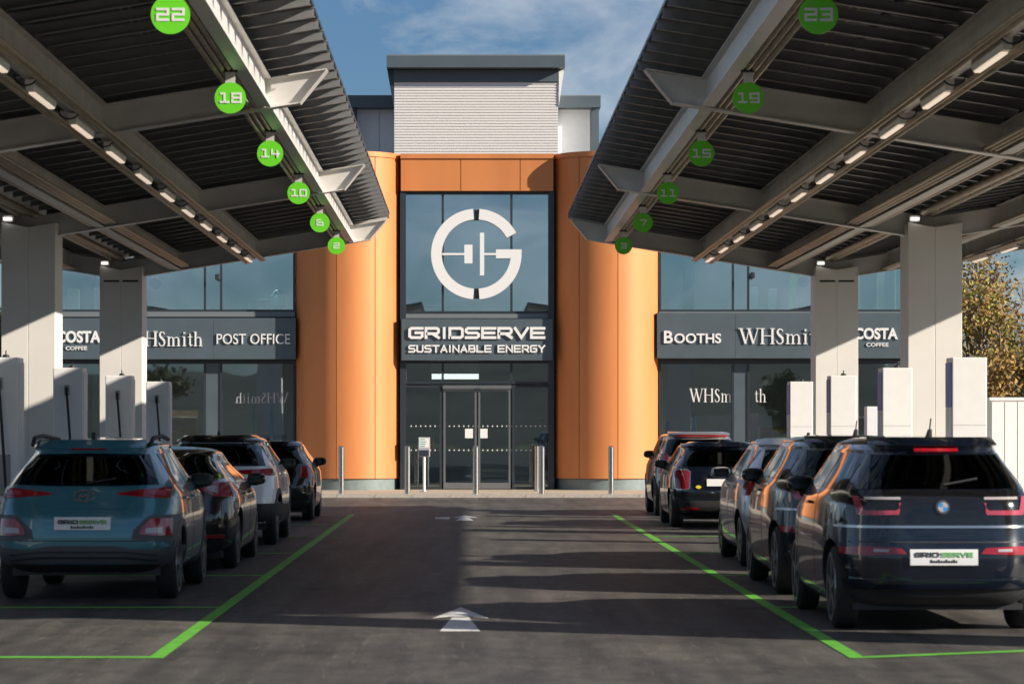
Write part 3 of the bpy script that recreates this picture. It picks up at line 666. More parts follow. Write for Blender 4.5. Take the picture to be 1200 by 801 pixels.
def gb(x0, x1, y0, y1, nm, dy=0): box(gx+x0*u, gx+x1*u, gy+.002+dy, gy+.058, gz+y0*u, gz+y1*u).build(nm, 'sign_white', ge)
gb(23, 53, -5, 5.5, 'bar'); gb(-40, -14, -1.2, 1.2, 'cable_line'); gb(-14, -4.5, -11, 11, 'plug_block'); gb(4.2, 9.2, -25, 25, 'plug_pin'); gb(9.2, 23, -1.2, 1.2, 'cable_line')
for s_ in (-1, 1): box(gx-3.6*u, gx+3.6*u, gy+.05, YG-.007, gz+s_*46*u-6*u, gz+s_*46*u+6*u).build('mounting_clip', 'frame', ge)
MB().tube([(gx-40*u, gy+.04, gz), (gx-40*u, YG-.007, gz)], .02, 6).build('mounting_pin', 'frame', ge)

# ---- bollards and the notice post
for i, px in enumerate((400, 477.5, 557.5, 635, 716)):
    yb = 69.5; x = X(px, yb)
    e = empty('bollard', (x, yb, .066), 'stainless steel bollard, %s from the left on the kerb' % NUMW[i], 'bollard', 'bollards along the kerb')
    MB().cyl((x, yb), 'z', .07, .066, 1.22, 20).build('post', 'stainless', e, smooth=False); autosmooth(e.children[0])
    MB().cyl((x, yb), 'z', .07, 1.223, 1.25, 20, .05).build('cap', 'stainless', e)
    MB().cyl((x, yb), 'z', .11, .062, .08, 20).build('base_ring', 'stainless', e)
yb = 73.6; x = X(629, yb)
e = empty('bollard', (x, yb, .066), 'slim steel bollard set back just left of the fourth kerb bollard', 'bollard', 'bollards along the kerb')
MB().cyl((x, yb), 'z', .055, .066, 1.22, 16).build('post', 'stainless', e); autosmooth(e.children[0]); MB().cyl((x, yb), 'z', .09, .062, .08, 16).build('base_ring', 'stainless', e)
yb = 72.5; x = X(497, yb)
e = empty('notice_stand', (x, yb, .066), 'white post with small notice board and grey box left of entrance doors', 'notice stand')
MB().cyl((x, yb), 'z', .035, .066, Z(535, yb), 14).build('post', 'sign_white', e)
box(x-.15, x+.15, yb-.03, yb+.03, Z(535, yb)+.002, Z(512, yb)).build('notice_board', 'charger_grey', e, bevel=.01)
bd = box(x-.125, x+.125, yb-.034, yb-.031, Z(524, yb), Z(513, yb)).build('notice_sheet', 'sign_white', e)
for k in range(4): box(x-.1, x+.02+.02*(k % 3), yb-.037, yb-.0345, Z(523-2.6*k, yb), Z(522-2.6*k, yb)).build('print_line', 'teal_pot', e)
box(x-.12, x+.12, yb-.05, yb-.031, Z(534, yb), Z(527, yb)).build('leaflet_box', 'frame', e)
MB().cyl((x, yb), 'z', .12, .062, .08, 16).build('base_ring', 'stainless', e)

# ================================================================== CANOPIES
FR = [Y0+.38, Y0+2*BAY, Y0+4*BAY, Y0+6*BAY]
def zt(d): return 4.90+.16*d
def zb(d): return 4.555+.16*d
PUR = (4.40, 2.55, 1.05)
CY0, CY1 = 20.0, 55.75
slope = math.atan(.16)
# shared meshes, relative to canopy axis
def half(s):
    d = {}
    mb = MB()
    P = lambda a, z: (s*a, z)
    mb.prism([P(.16, zt(.16)+.052), P(5.16, zt(5.16)+.052), P(5.16, zt(5.16)+.064), P(.16, zt(.16)+.064)], 'y', -.04, .03)
    mb.prism([P(.16, zt(.16)+.0645), P(5.15, zt(5.15)+.0645), P(5.15, zt(5.15)+.148), P(.16, zt(.16)+.148)], 'y', -.012, .012)
    mb.prism([P(.16, zt(.16)+.1485), P(5.16, zt(5.16)+.1485), P(5.16, zt(5.16)+.158), P(.16, zt(.16)+.158)], 'y', -.03, .04)
    d['rail'] = mb.mesh('rail', 'rail')
    mb = MB()
    for q in PUR: mb.box(s*q-.05, s*q+.05, -.06, .06, zt(q)+.012, zt(q)+.105)
    d['clip'] = mb.mesh('rail_bracket', 'black_rubber')
    mb = MB(); a, b = 0, .985
    t = .16
    def pz(x): return .16*x
    mb.prism([(s*0, 0), (s*b, pz(b)), (s*b, pz(b)+.034), (s*0, .034)], 'y', 0, 1.615)
    # frame lip under the module
    for (u0, u1, v0, v1) in ((0, .03, 0, 1.615), (b-.03, b, 0, 1.615), (.03, b-.03, 0, .03), (.03, b-.03, 1.585, 1.615), (.47, .49, .03, 1.585)):
        mb.prism([(s*u0, pz(u0)-.012), (s*u1, pz(u1)-.012), (s*u1, pz(u1)-.001), (s*u0, pz(u0)-.001)], 'y', v0+.001, v1-.001)
    d['panel'] = mb.mesh('solar_panel', 'solar')
    mb = MB(); P2 = lambda q, z: (s*q, z)
    mb.prism([P2(.0, zb(0)+.016), P2(4.78, zb(4.78)+.016), P2(5.085, zt(5.085)-.016), P2(0, zt(0)-.016)], 'y', -.012, .012)
    mb.prism([P2(.0, zb(0)), P2(4.785, zb(4.785)), P2(4.785, zb(4.785)+.015), P2(0, zb(0)+.015)], 'y', -.10, .10)
    mb.prism([P2(.0, zt(0)-.015), P2(5.1, zt(5.1)-.015), P2(5.1, zt(5.1)), P2(0, zt(0))], 'y', -.10, .10)
    mb.prism([P2(4.79, zb(4.78)+.001), P2(4.805, zb(4.78)+.001), P2(5.115, zt(5.1)-.017), P2(5.095, zt(5.1)-.017)], 'y', -.10, .10)
    for q in PUR:
        mb.prism([P2(q-.008, zb(q)+.017), P2(q+.008, zb(q)+.017), P2(q+.008, zt(q)-.017), P2(q-.008, zt(q)-.017)], 'y', -.09, .09)
    d['beam'] = mb.mesh('beam', 'steel_light')
    return d
HALF = {1: half(1), -1: half(-1)}
purl = {}
for s in (1, -1):
    for k, q in enumerate(PUR):
        mb = MB(); z0, z1 = zb(q)+.02, zt(q)+.01; y0, y1 = .105, 2*BAY-.105; wd = .075
        mb.box(s*q-wd, s*q+wd, y0, y1, z0, z0+.012); mb.box(s*q-.008, s*q+.008, y0+.001, y1-.001, z0+.0125, z1-.0125); mb.box(s*q-wd, s*q+wd, y0, y1, z1-.012, z1)
        purl[s, k] = mb.mesh('purlin', 'steel_light' if k == 0 else 'steel')
nrail = 44; rp_ = .8195
for c, nm, inner in ((CL, 'left', 1), (CR, 'right', -1)):
    cp = empty('canopy', (c, Y0, .12), 'steel solar canopy with raised wings over the %s row of charging bays' % nm, 'canopy', 'solar canopies')
    for yf in FR:
        for s in (1, -1): place('beam', HALF[s]['beam'], cp, (c, yf, 0))
        cm = MB()
        for s in (1, -1):
            cm.prism([(c+s*.0015, .12), (c+s*.41, .12), (c+s*.41, 4.80), (c+s*.0015, 4.725)], 'y', yf-.40, yf+.40)
        cm.box(c-.39, c+.39, yf-.385, yf+.385, .12, 4.6)
        cl = cm.build('column', 'column', cp, bevel=.006)
        if yf > 50:
            for s in (1, -1): box(c+s*.18-.15, c+s*.18+.15, yf-.404, yf-.395, 4.49, 4.525).build('vent_slot', 'black_rubber', cl)
        box(c-.44, c+.44, yf-.43, yf+.43, .12, .2).build('base_plate', 'steel', cl)
        box(c-.37, c-.25, yf-.47, yf-.405, 4.83, 4.87).build('floodlight', 'lamp_white', cl)
        box(c-.39, c-.23, yf-.40, yf-.30, 4.81, 4.90).build('floodlight_housing', 'steel', cl)
    for i in range(3):
        for s in (1, -1):
            for k in range(3): place('purlin', purl[s, k], cp, (c, Y0+2*i*BAY, 0))
    brk = MB()
    for s in (1, -1):
        MB().prism([(c+s*5.0, zt(5)+.002), (c+s*5.12, zt(5.12)+.002), (c+s*5.12, zt(5.12)+.05), (c+s*.0, zt(0)+.05), (c, zt(0)+.002)], 'y', FR[3]-.02, FR[3]+.02).build('closure_plate', 'steel', cp)
        for i in range(nrail):
            y = CY0+.35+i*rp_
            place('rail', HALF[s]['rail'], cp, (c, y, 0))
            for q in PUR: brk.box(c+s*q-.05, c+s*q+.05, y-.06, y+.06, zt(q)+.012, zt(q)+.0515)
        for i in range(22):
            for j in range(5):
                d0 = .16+j*1.0
                place('solar_panel', HALF[s]['panel'], cp, (c+s*d0, CY0+i*1.639, zt(d0)+.172))
    tag(brk.build('rail_bracket', 'black_rubber', cp), kind='stuff')
    MB().prism([(c-.2, zt(.2)+.135), (c, zt(0)+.10), (c+.2, zt(.2)+.135), (c+.2, zt(.2)+.165), (c, zt(0)+.13), (c-.2, zt(.2)+.165)], 'y', CY0, CY1).build('gutter', 'steel', cp)
    for s in (1, -1):
        for d0 in (1.78, 1.86, 3.42, 3.50):
            MB().prism([(c+s*(d0-.012), zt(d0)+.16), (c+s*(d0+.012), zt(d0)+.164), (c+s*(d0+.012), zt(d0)+.168), (c+s*(d0-.012), zt(d0)+.165)], 'y', CY0+.1, CY1-.1).build('clamp_strip', 'conduit', cp)
    # conduits: run inside of each purlin
    for s in (1, -1):
        for k, offs in ((0, (-.12, -.19, -.26)), (1, (-.12, -.18, .12, .18)), (2, (.11, .17, .23, -.12))):
            for o_ in offs:
                d0 = PUR[k]+o_; zc = zb(d0)+(.06 if k != 1 else -.045)
                MB().tube([(c+s*d0, CY0+.3, zc), (c+s*d0, CY1-.35, zc)], .026, 8).build('conduit', 'conduit' if k else 'tray', cp, smooth=True)
    # cable tray above the column heads with hanging rods
    for o_ in (-.17, -.02):
        pts = [(c+o_, CY0+.3+i*.25, 4.955+.012*(i % 2)) for i in range(141)]
        MB().tube(pts, [.055+.008*(i % 2) for i in range(141)], 8).build('cable_run', 'tray', cp, smooth=True)
    for i in range(24):
        MB().tube([(c-.095, CY0+.8+i*1.44, 4.90), (c-.095, CY0+.8+i*1.44, 5.08)], .008, 6).build('hanger_rod', 'steel_light', cp)
    # cable ties
    tie = MB()
    for j in range(16):
        a0, a1 = R(180+180*j/16), R(180+180*(j+1)/16)
    # ---- batten lights under the second purlin, both wings
    for s, wn in ((inner, 'lane side'), (-inner, 'outer side')):
        d0 = PUR[1]; zc = zb(d0)-.05; xx = c+s*d0
        hous = MB().prism([(-.032, -.06), (.032, -.06), (.045, -.005), (.045, .045), (-.045, .045), (-.045, -.005)], 'y', -.12, 1.35).mesh('housing', 'steel_light')
        dif = MB().prism([(-.026, -.078), (.026, -.078), (.034, -.062), (-.034, -.062)], 'y', .02, 1.3).mesh('diffuser', 'lamp')
        band = MB().tube([(.11*math.cos(R(a)), .0, .02+.10*math.sin(R(a))) for a in range(180, 361, 15)], .009, 6).mesh('cable_tie', 'black_rubber')
        nl = 12
        for i in range(nl):
            y = Y0+.65+i*BAY/2
            e = empty('batten_light', (xx, y, zc), '%s lit batten light from the camera, %s of the %s canopy' % (NUMW[i], wn, nm), 'light', 'batten lights under the canopies')
            place('housing', hous, e, (xx, y, zc)); place('diffuser', dif, e, (xx, y, zc))
            place('cable_tie', band, cp, (xx, y-.35, zc+.04))
# ---- bay number discs
NUMS = {'left': (22, 18, 14, 10, 6, 2), 'right': (23, 19, 15, 11, 7, 3)}
for nm, xx in (('left', -2.41), ('right', 2.83)):
    d0 = abs(xx-(CL if nm == 'left' else CR))
    for i, num in enumerate(NUMS[nm]):
        y = 23.0+5.78*i; zc = 5.0; r = .158
        e = empty('bay_number_sign', (xx, y, zc+r), 'green disc numbered %d, %s to the camera under the %s canopy' % (num, ORD[i], nm), 'number sign', 'bay number discs')
        d = MB().cyl((xx, zc), 'y', r, y-.012, y+.012, 40).build('disc', 'disc_green', e); autosmooth(d)
        t = str(num); hw = .115 if len(t) == 2 else .055
        square_text(MB(), t, xx-hw, xx+hw, zc-.053, zc+.053, y-.017, y-.0125, .020, gap=.5).build('numeral', 'sign_white', e)
        box(xx-.05, xx+.05, y-.008, y+.008, zc+r-.02, zb(d0)+.055).build('hanger', 'steel_light', e)
        box(xx-.07, xx+.07, y-.05, y+.05, zb(d0)+.02, zb(d0)+.058).build('hanger_clamp', 'black_rubber', e)

# ================================================================== CHARGERS
def charger(x, y, lane, lab, cable):
    e = empty('charger', (x, y, .12), lab, 'charger', 'white chargers on the islands')
    cab = box(x-.21, x+.21, y-.22, y+.22, .20, 2.52).build('cabinet', 'charger', e, bevel=.012)
    box(x-.19, x+.19, y-.2, y+.2, .12, .20).build('plinth', 'charger_grey', e)
    xs = x+lane*.2105
    box(min(xs, xs+lane*.012), max(xs, xs+lane*.012), y-.20, y+.2, 1.92, 2.46).build('upper_side_panel', 'charger_sky_reflection' if lane < 0 else 'sign_white', e)  # plain panel; on the right row its blue is a painted sky reflection
    box(min(xs, xs+lane*.010), max(xs, xs+lane*.010), y-.20, y+.2, 1.42, 1.915).build('side_panel', 'sign_white', e)
    box(min(xs, xs+lane*.012), max(xs, xs+lane*.012), y-.20, y+.2, .5, 1.415).build('side_panel', 'charger_sky_reflection' if lane < 0 else 'sign_white', e)
    MB().cyl((x+.03, y), 'z', .05, 2.52, 2.56, 12, .035).build('top_vent', 'black_rubber', e)
    MB().tube([(x+.03, y, 2.555), (x+.03, y, 2.61)], .008, 6).build('antenna', 'black_rubber', e)
    if cable:
        hz = 2.22
        box(x-.045, x+.03, y-.27, y-.2205, hz-.09, hz+.06).build('holster', 'charger_grey', e, bevel=.01)
        box(x-.03, x+.012, y-.31, y-.2705, hz-.05, hz+.03).build('connector', 'black_rubber', e, bevel=.01)
        pts = []
        for i in range(25):
            t = i/24
            pts.append((x-.01+.13*t**.8+.04*math.sin(t*3), y-.29-.10*math.sin(math.pi*t), hz-.05-1.72*math.sin(t*math.pi*.62)/1 if t < .8 else hz-.05-1.72*math.sin(.8*math.pi*.62)-.05*math.sin((t-.8)*8)))
        MB().tube(pts, .018, 8).build('cable', 'black_rubber', e, smooth=True)
        box(x+.07, x+.18, y-.30, y-.2205, .42, .62).build('cable_outlet', 'charger_grey', e, bevel=.01)
        box(x-.14, x+.12, y-.2245, y-.2205, .85, 1.35).build('vent_grille', 'charger_grey', e)
    else:
        for k in range(2): box(x-.2, x+.2, y-.2215, y-.2203, .9+k*.8, .906+k*.8).build('panel_seam', 'charger_grey', e)
for i in range(6):
    y = 23.0+5.78*i
    if i >= 1: charger(CL+1.05, y, 1, 'white charger with hanging black cable, %s to the camera under left canopy' % ORD[i-1], True)
    if i >= 1: charger(CR-1.05, y, -1, 'white charger with plain front, %s to the camera under right canopy' % ORD[i-1], False)
# service cabinets on the right
e = empty('service_cabinet', (9.6, 45.6, 0), 'large ribbed white equipment cabinet at right edge beyond the chargers', 'cabinet')
x0, x1, yy = 8.3, 11.2, 45.2
mb = MB(); prof = []; xx = x0+.12
box(x0, x1, yy+.03, yy+1.4, .02, 2.11).build('housing', 'charger', e)
box(x0-.02, x1+.02, yy, yy+1.42, 2.113, 2.16).build('top_cap', 'charger', e)
box(x0+.01, x1-.01, yy+.06, yy+1.38, 0, .018).build('plinth', 'charger_grey', e)
for k in range(14):
    a = x0+.02+k*.206
    box(a, a+.19, yy, yy+.028, .05, 2.09).build('door_panel', 'charger', e)
box(x0+.62, x0+1.3, yy-.012, yy-.002, .2, 1.35).build('louvre_panel', 'charger_grey', e)
e = empty('feeder_pillar', (X(1026, 62), 62, 0), 'small white feeder pillar behind the chargers near the right column', 'cabinet')
xx = X(1026, 62); box(xx-.22, xx+.22, 61.8, 62.2, .1, 2.15).build('housing', 'charger', e, bevel=.01); box(xx-.2, xx+.2, 61.82, 62.18, 0, .098).build('plinth', 'charger_grey', e)

# ================================================================== TREES
def tree(x, y, h, spread, leafm, nleaf, lab, seed, lsize=.10, bare=.0):
    r_ = random.Random(seed); g_ = np.random.default_rng(seed)
    e = empty('tree', (x, y, -.06), lab, 'tree', 'trees beyond the forecourt')
    tr = MB(); tips = []
    def limb(p, d, ln, rad, lev):
        pts = [Vector(p)]; dd = Vector(d).normalized()
        for k in range(5):
            dd = (dd+Vector((r_.uniform(-.18, .18), r_.uniform(-.18, .18), r_.uniform(-.02, .12)))).normalized(); pts.append(pts[-1]+dd*ln/5)
        tr.tube(pts, [rad*(1-.14*k) for k in range(6)], 6 if lev else 8)
        if lev >= 3:
            tips.extend(pts[2:]); return
        for k in range(4 if lev else 7):
            q = pts[min(5, 2+int(r_.random()*4))]; a = r_.uniform(0, 6.28); sp = spread*(1.1 if lev == 0 else .9)
            limb(q, (dd.x*.5+sp*math.cos(a), dd.y*.5+sp*math.sin(a), r_.uniform(.35, 1.0)), ln*r_.uniform(.45, .68), rad*.48, lev+1)
        if lev: tips.extend(pts[3:])
    limb((x, y, -.06), (r_.uniform(-.05, .05), 0, 1), h*.42, h*.018, 0)
    tr.build('trunk', 'bark', e, smooth=True)
    T = np.array([t[:] for t in tips])
    for k, m in enumerate(leafm):
        n = nleaf//len(leafm); idx = g_.integers(0, len(T), n)
        # leave some clumps bare so that the sky shows through
        C = T[idx]+g_.normal(0, .30, (n, 3))*np.array([1, 1, .8])
        A = g_.normal(0, 1, (n, 3)); A /= np.linalg.norm(A, axis=1)[:, None]; B = np.cross(A, g_.normal(0, 1, (n, 3))); B /= np.linalg.norm(B, axis=1)[:, None]
        s_ = g_.uniform(.5, 1.3, (n, 1))*lsize
        V = np.stack([C-A*s_, C+B*s_*.55, C+A*s_, C-B*s_*.55], 1).reshape(-1, 3)-np.array([x, y, -.06])
        me = bpy.data.meshes.new('crown'); me.from_pydata(V.tolist(), [], np.arange(4*n).reshape(-1, 4).tolist()); me.materials.append(M[m])
        o = bpy.data.objects.new('crown', me); col.objects.link(o); o.parent = e
    return e
TR = [(16.0, 97, 9.6, .85, ('leaf0', 'leaf5', 'leaf1'), 6500, 'amber autumn tree right behind the column at right'), (18.6, 101, 10.5, .8, ('leaf5', 'leaf0', 'leaf1'), 5200, 'tall olive and gold autumn tree at the right edge'),
      (17.0, 92, 5.4, 1.1, ('leaf1', 'leaf0', 'leaf2'), 17000, 'low russet thicket tree above the white cabinet'), (19.6, 94, 6.6, 1.0, ('leaf1', 'leaf2', 'leaf5'), 12000, 'brown autumn tree just beyond the right edge'),
      (15.0, 108, 12.5, .6, ('leaf0', 'leaf3'), 3500, 'tall nearly bare tree behind the amber tree'), (19.8, 112, 13.5, .6, ('leaf0', 'leaf1'), 3000, 'tallest bare branched tree at the right'), (24.5, 100, 9, .9, ('leaf2', 'leaf3'), 9000, 'olive tree far to the right'),
      (-16.3, 96, 9.0, 1.0, ('leaf3', 'leaf4', 'leaf5'), 18000, 'green tree at the left edge beside the left column'), (-20.5, 100, 8.5, .9, ('leaf4', 'leaf2'), 9000, 'dark green tree beyond the left edge'),
      (-24, -62, 9, .9, ('leaf2', 'leaf3'), 5000, 'leftmost of the trees behind the viewer mirrored in the glazing'), (-11, -70, 7, 1.0, ('leaf4', 'leaf3'), 5000, 'small green tree behind the viewer mirrored in the glazing'), (9, -66, 10, .85, ('leaf1', 'leaf2'), 5000, 'russet tree behind the viewer mirrored in the glazing'), (25, -72, 8, 1.0, ('leaf3', 'leaf4'), 5000, 'rightmost of the trees behind the viewer mirrored in the glazing')]
for i, a in enumerate(TR): tree(*a[:7], seed=11+i, lsize=.085 if a[1] > 0 else .2)

# ================================================================== CARS
def pchip(pts):
    x = np.array([p[0] for p in pts], float); y = np.array([p[1] for p in pts], float)
    h = np.diff(x); d = np.diff(y)/h; m = np.zeros(len(x)); m[0], m[-1] = d[0], d[-1]
    for i in range(1, len(x)-1):
        if d[i-1]*d[i] > 0: m[i] = 2*d[i-1]*d[i]/(d[i-1]+d[i])
    def f(t):
        t = min(max(t, x[0]), x[-1]); i = min(int(np.searchsorted(x, t, side='right'))-1, len(x)-2); i = max(i, 0)
        s = (t-x[i])/h[i]
        return float((1+2*s)*(1-s)**2*y[i]+s*(1-s)**2*h[i]*m[i]+s*s*(3-2*s)*y[i+1]+s*s*(s-1)*h[i]*m[i+1])
    return f
def resample(pl, n):
    P = np.array(pl, float); s = np.concatenate([[0], np.cumsum(np.linalg.norm(np.diff(P, axis=0), axis=1))]); t = np.linspace(0, s[-1], n+1)
    return [(float(np.interp(q, s, P[:, 0])), float(np.interp(q, s, P[:, 1]))) for q in t]
class Car:
    def __init__(s, name, label, cx, yrear, L, hw, H, zbelt, yb, yrr, wt, zh, yws, ywt, paint, roof=None, wheels=(.62, 3.2), wr=.33, nr=7.0, clear=.2, rear=None, tailcurve=None):
        s.L, s.hw, s.H, s.zbelt = L, hw, H, zbelt; ym = L*.5; s.ym = ym; s.cx, s.y0 = cx, yrear; s.paint = paint; c = clear
        s.yr = pchip(rear or [(c, .25), (c+.07, .07), (c+.2, .008), (.60, 0), (.78, .03), (zbelt-.08, yb-.035), (zbelt, yb), (H-.15, yrr), (H-.08, yrr+.05), (H-.03, yrr+.26), (H, ym-.1)])
        s.yf = pchip([(c, L-.3), (c+.08, L-.08), (.48, L), (.66, L-.03), (zh-.1, L-.16), (zh-.02, L-.45), (zh+.03, yws), (H-.12, ywt), (H-.035, ywt-.3), (H, ym+.1)])
        s.w = pchip([(c, hw*.90), (c+.1, hw*.965), (.45, hw*.985), (.64, hw), (.82, hw*.992), (zbelt-.06, hw*.96), (zbelt+.02, hw*.915), (H-.17, wt+.045), (H-.075, wt), (H-.03, wt*.8), (H-.01, wt*.5), (H, .06)])
        s.n = pchip([(c, 4.5), (.5, nr), (zbelt, nr), (H-.1, 4.0), (H, 3)])
        s.e = empty(name, (cx, yrear, 0), label, 'car', 'cars parked in the charging bays')
        zs = list(np.linspace(c, H-.09, 36))+[H-.09+.09*(1-(1-t)**2) for t in np.linspace(.12, 1, 11)]
        nn = 80; vs, fs = [], []
        for z in zs:
            for i in range(nn):
                a = 2*math.pi*(i+.5)/nn; ca, sa = math.cos(a), math.sin(a); n_ = s.n(z) if sa < 0 else 4.2
                x = s.w(z)*math.copysign(abs(ca)**(2/n_), ca); Lh = (ym-s.yr(z)) if sa < 0 else (s.yf(z)-ym)
                vs.append((x, ym+math.copysign(Lh*abs(sa)**(2/n_), sa), z))
        K = len(zs)
        for j in range(K-1):
            for i in range(nn): fs.append((j*nn+i, j*nn+(i+1) % nn, (j+1)*nn+(i+1) % nn, (j+1)*nn+i))
        fs += [tuple(range(nn-1, -1, -1)), tuple(range((K-1)*nn, K*nn))]
        b = MB(); b.v, b.f = vs, fs
        me = b.mesh('body', paint); me.materials.append(M['plastic'])
        o = bpy.data.objects.new('body', me); col.objects.link(o)
        cu = MB()
        for yy in wheels:
            for sx in (-1, 1): cu.cyl((yy, wr), 'x', wr+.055, sx*(hw-.34), sx*(hw+.2), 36)
        cme = cu.mesh('cutter', 'plastic'); co = bpy.data.objects.new('cutter', cme); col.objects.link(co)
        bo = o.modifiers.new('b', 'BOOLEAN'); bo.object = co; bo.operation = 'DIFFERENCE'; bo.solver = 'EXACT'; bo.material_mode = 'TRANSFER'
        dg = bpy.context.evaluated_depsgraph_get(); dg.update(); res = bpy.data.meshes.new_from_object(o.evaluated_get(dg))
        bpy.data.objects.remove(o); bpy.data.objects.remove(co)
        res.name = 'body'
        o = bpy.data.objects.new('body', res); col.objects.link(o); o.parent = s.e; WL[o.name] = (cx, yrear, 0); autosmooth(o, 38); s.body = o
        # wheels
        tw = .205; pr = [(0, wr-.075), (.012, wr-.02), (.03, wr-.004), (.06, wr), (tw-.06, wr), (tw-.03, wr-.004), (tw-.012, wr-.02), (tw, wr-.075)]
        k = 40; tv, tf = [], []
        for (xx, rr) in pr:
            for i in range(k): tv.append((xx, rr*math.cos(2*math.pi*i/k), rr*math.sin(2*math.pi*i/k)))
        for j in range(len(pr)-1):
            for i in range(k): tf.append((j*k+i, j*k+(i+1) % k, (j+1)*k+(i+1) % k, (j+1)*k+i))
        tf += [tuple(range(k)), tuple(range(len(pr)*k-1, (len(pr)-1)*k-1, -1))]
        tb = MB(); tb.v, tb.f = tv, tf; tyre = tb.mesh('tyre', 'tyre', smooth=False)
        for p in tyre.polygons: p.use_smooth = True
        tyre.set_sharp_from_angle(angle=R(40))
        rb = MB(); ro = wr-.078
        for i in range(k):   # rim lip
            pass
        rb.stroke([(ro*math.cos(2*math.pi*i/32), ro*math.sin(2*math.pi*i/32)) for i in range(32)], .035, 0, .03, True)
        for i in range(5):
            a = 2*math.pi*i/5+.3; rb.stroke([(.03*math.cos(a), .03*math.sin(a)), (ro*math.cos(a), ro*math.sin(a))], [.07, .05], .004, .025)
        rb.cyl((0, 0), 'y', .06, -.004, .03, 20)
        for sx in (-1, 1):
            r2 = MB(); r2.f = rb.f; r2.v = [((tw+.006-y) if sx > 0 else (y-.006), x, z) for x, y, z in rb.v]; rim = r2.mesh('rim', 'rim')
            for yy in wheels:
                x0 = sx*(hw-.04)-(tw if sx > 0 else 0)
                wh = place('wheel', tyre, s.e, (cx+x0, yrear+yy, wr)); place('rim', rim, wh, (cx+x0, yrear+yy, wr))
        # underbody
        box(cx-hw*.8, cx+hw*.8, yrear+.30, yrear+L-.35, c-.03, c+.12).build('underbody', 'plastic', s.e)
    def Pr(s, x, z):
        w_, n_ = s.w(z), s.n(z); q = min(abs(x)/w_, .9995)
        return Vector((x if abs(x) < w_*.9995 else math.copysign(w_*.9995, x), s.ym-(s.ym-s.yr(z))*(1-q**n_)**(1/n_), z))
    def Ps(s, y, z, sx):
        if y < s.ym: Lh, n_ = s.ym-s.yr(z), s.n(z)
        else: Lh, n_ = s.yf(z)-s.ym, 4.2
        q = min(abs(y-s.ym)/max(Lh, .01), .999); return Vector((sx*s.w(z)*(1-q**n_)**(1/n_), y, z))
    def patch(s, name, m, top, bot, off=.005, nu=12, nv=4, side=0, parent=None, mirror=False, thick=.018):
        for mir in ((1, -1) if mirror else (1,)):
            T = resample(top, nu); B = resample(bot, nu); P = []
            fn = (lambda a, b: s.Pr(a*mir, b)) if not side else ((lambda a, b: s.Pf(a, b)) if side == 9 else (lambda a, b: s.Ps(a, b, side*mir)))
            for j in range(nv+1):
                t = j/nv
                for i in range(nu+1):
                    a, b = T[i][0]+(B[i][0]-T[i][0])*t, T[i][1]+(B[i][1]-T[i][1])*t; p = fn(a, b); e_ = .004
                    d1 = fn(a+e_, b)-fn(a-e_, b); d2 = fn(a, b+e_)-fn(a, b-e_); nrm = d1.cross(d2)
                    if nrm.length < 1e-9: nrm = Vector((0, -1, 0))
                    nrm.normalize(); ref = Vector((0, -1, 0)) if not side else (Vector((0, 1, 0)) if side == 9 else Vector((side*mir, 0, 0)))
                    if nrm.dot(ref) < 0: nrm = -nrm
                    P.append((p, nrm))
            n1 = nu+1; vs = [p+n_*off for p, n_ in P]; fs = [(j*n1+i, j*n1+i+1, (j+1)*n1+i+1, (j+1)*n1+i) for j in range(nv) for i in range(nu)]
            rim = list(range(n1))+[j*n1+nu for j in range(1, nv+1)]+[nv*n1+i for i in range(nu-1, -1, -1)]+[j*n1 for j in range(nv-1, 0, -1)]
            base = len(vs); vs += [P[i][0]-P[i][1]*thick for i in rim]; k = len(rim)
            fs += [(rim[i], base+i, base+(i+1) % k, rim[(i+1) % k]) for i in range(k)]
            mb = MB(); mb.v = [(v.x+s.cx, v.y+s.y0, v.z) for v in vs]; mb.f = fs
            o = mb.build(name, m, parent or s.e); autosmooth(o, 50)
        return o
    def rect(s, name, m, x0, x1, z0, z1, off=.005, mirror=False, nu=8, nv=3, parent=None, thick=.018):
        return s.patch(name, m, [(x0, z1), (x1, z1)], [(x0, z0), (x1, z0)], off, nu, nv, 0, parent, mirror, thick)
    def Pf(s, x, z):
        w_ = s.w(z); q = min(abs(x)/w_, .9995); return Vector((x, s.ym+(s.yf(z)-s.ym)*(1-q**4.2)**(1/4.2), z))
    def cabin(s, z0, z1, xl, top, bot):
        bm = bmesh.new(); bm.from_mesh(s.body.data); dl = []
        for f in bm.faces:
            cz = [v.co.z for v in f.verts]; cx_ = max(abs(v.co.x) for v in f.verts); cy = f.calc_center_median().y
            if cy < s.ym-.3 and min(cz) > z0 and max(cz) < z1 and cx_ < xl: dl.append(f)
            elif cy > s.ym+.3 and min(cz) > s.zbelt+.02 and max(cz) < s.H-.11 and cx_ < xl: dl.append(f)
        bmesh.ops.delete(bm, geom=dl, context='FACES'); bm.to_mesh(s.body.data); bm.free()
        s.patch('rear_window', 'car_window', top, bot, .006, 24, 8, thick=.012)
        zt_, zb_ = s.H-.09, s.zbelt; s.patch('windscreen', 'car_window', [(-xl-.06, zt_), (xl+.06, zt_)], [(-xl-.08, zb_), (xl+.08, zb_)], .006, 16, 8, side=9, thick=.012)
        for sx in (-.36, .36):
            x = s.cx+sx; y = s.y0+s.ym+.1
            b = box(x-.24, x+.24, y, y+.12, .5, s.zbelt+.06).build('seat', 'seat_fabric', s.e, bevel=.05)
            box(x-.13, x+.13, y-.01, y+.08, s.zbelt+.10, s.zbelt+.27).build('headrest', 'seat_fabric', b, bevel=.03)
            MB().tube([(x, y+.04, s.zbelt+.05), (x, y+.04, s.zbelt+.11)], .02, 6).build('headrest_post', 'chrome', b)
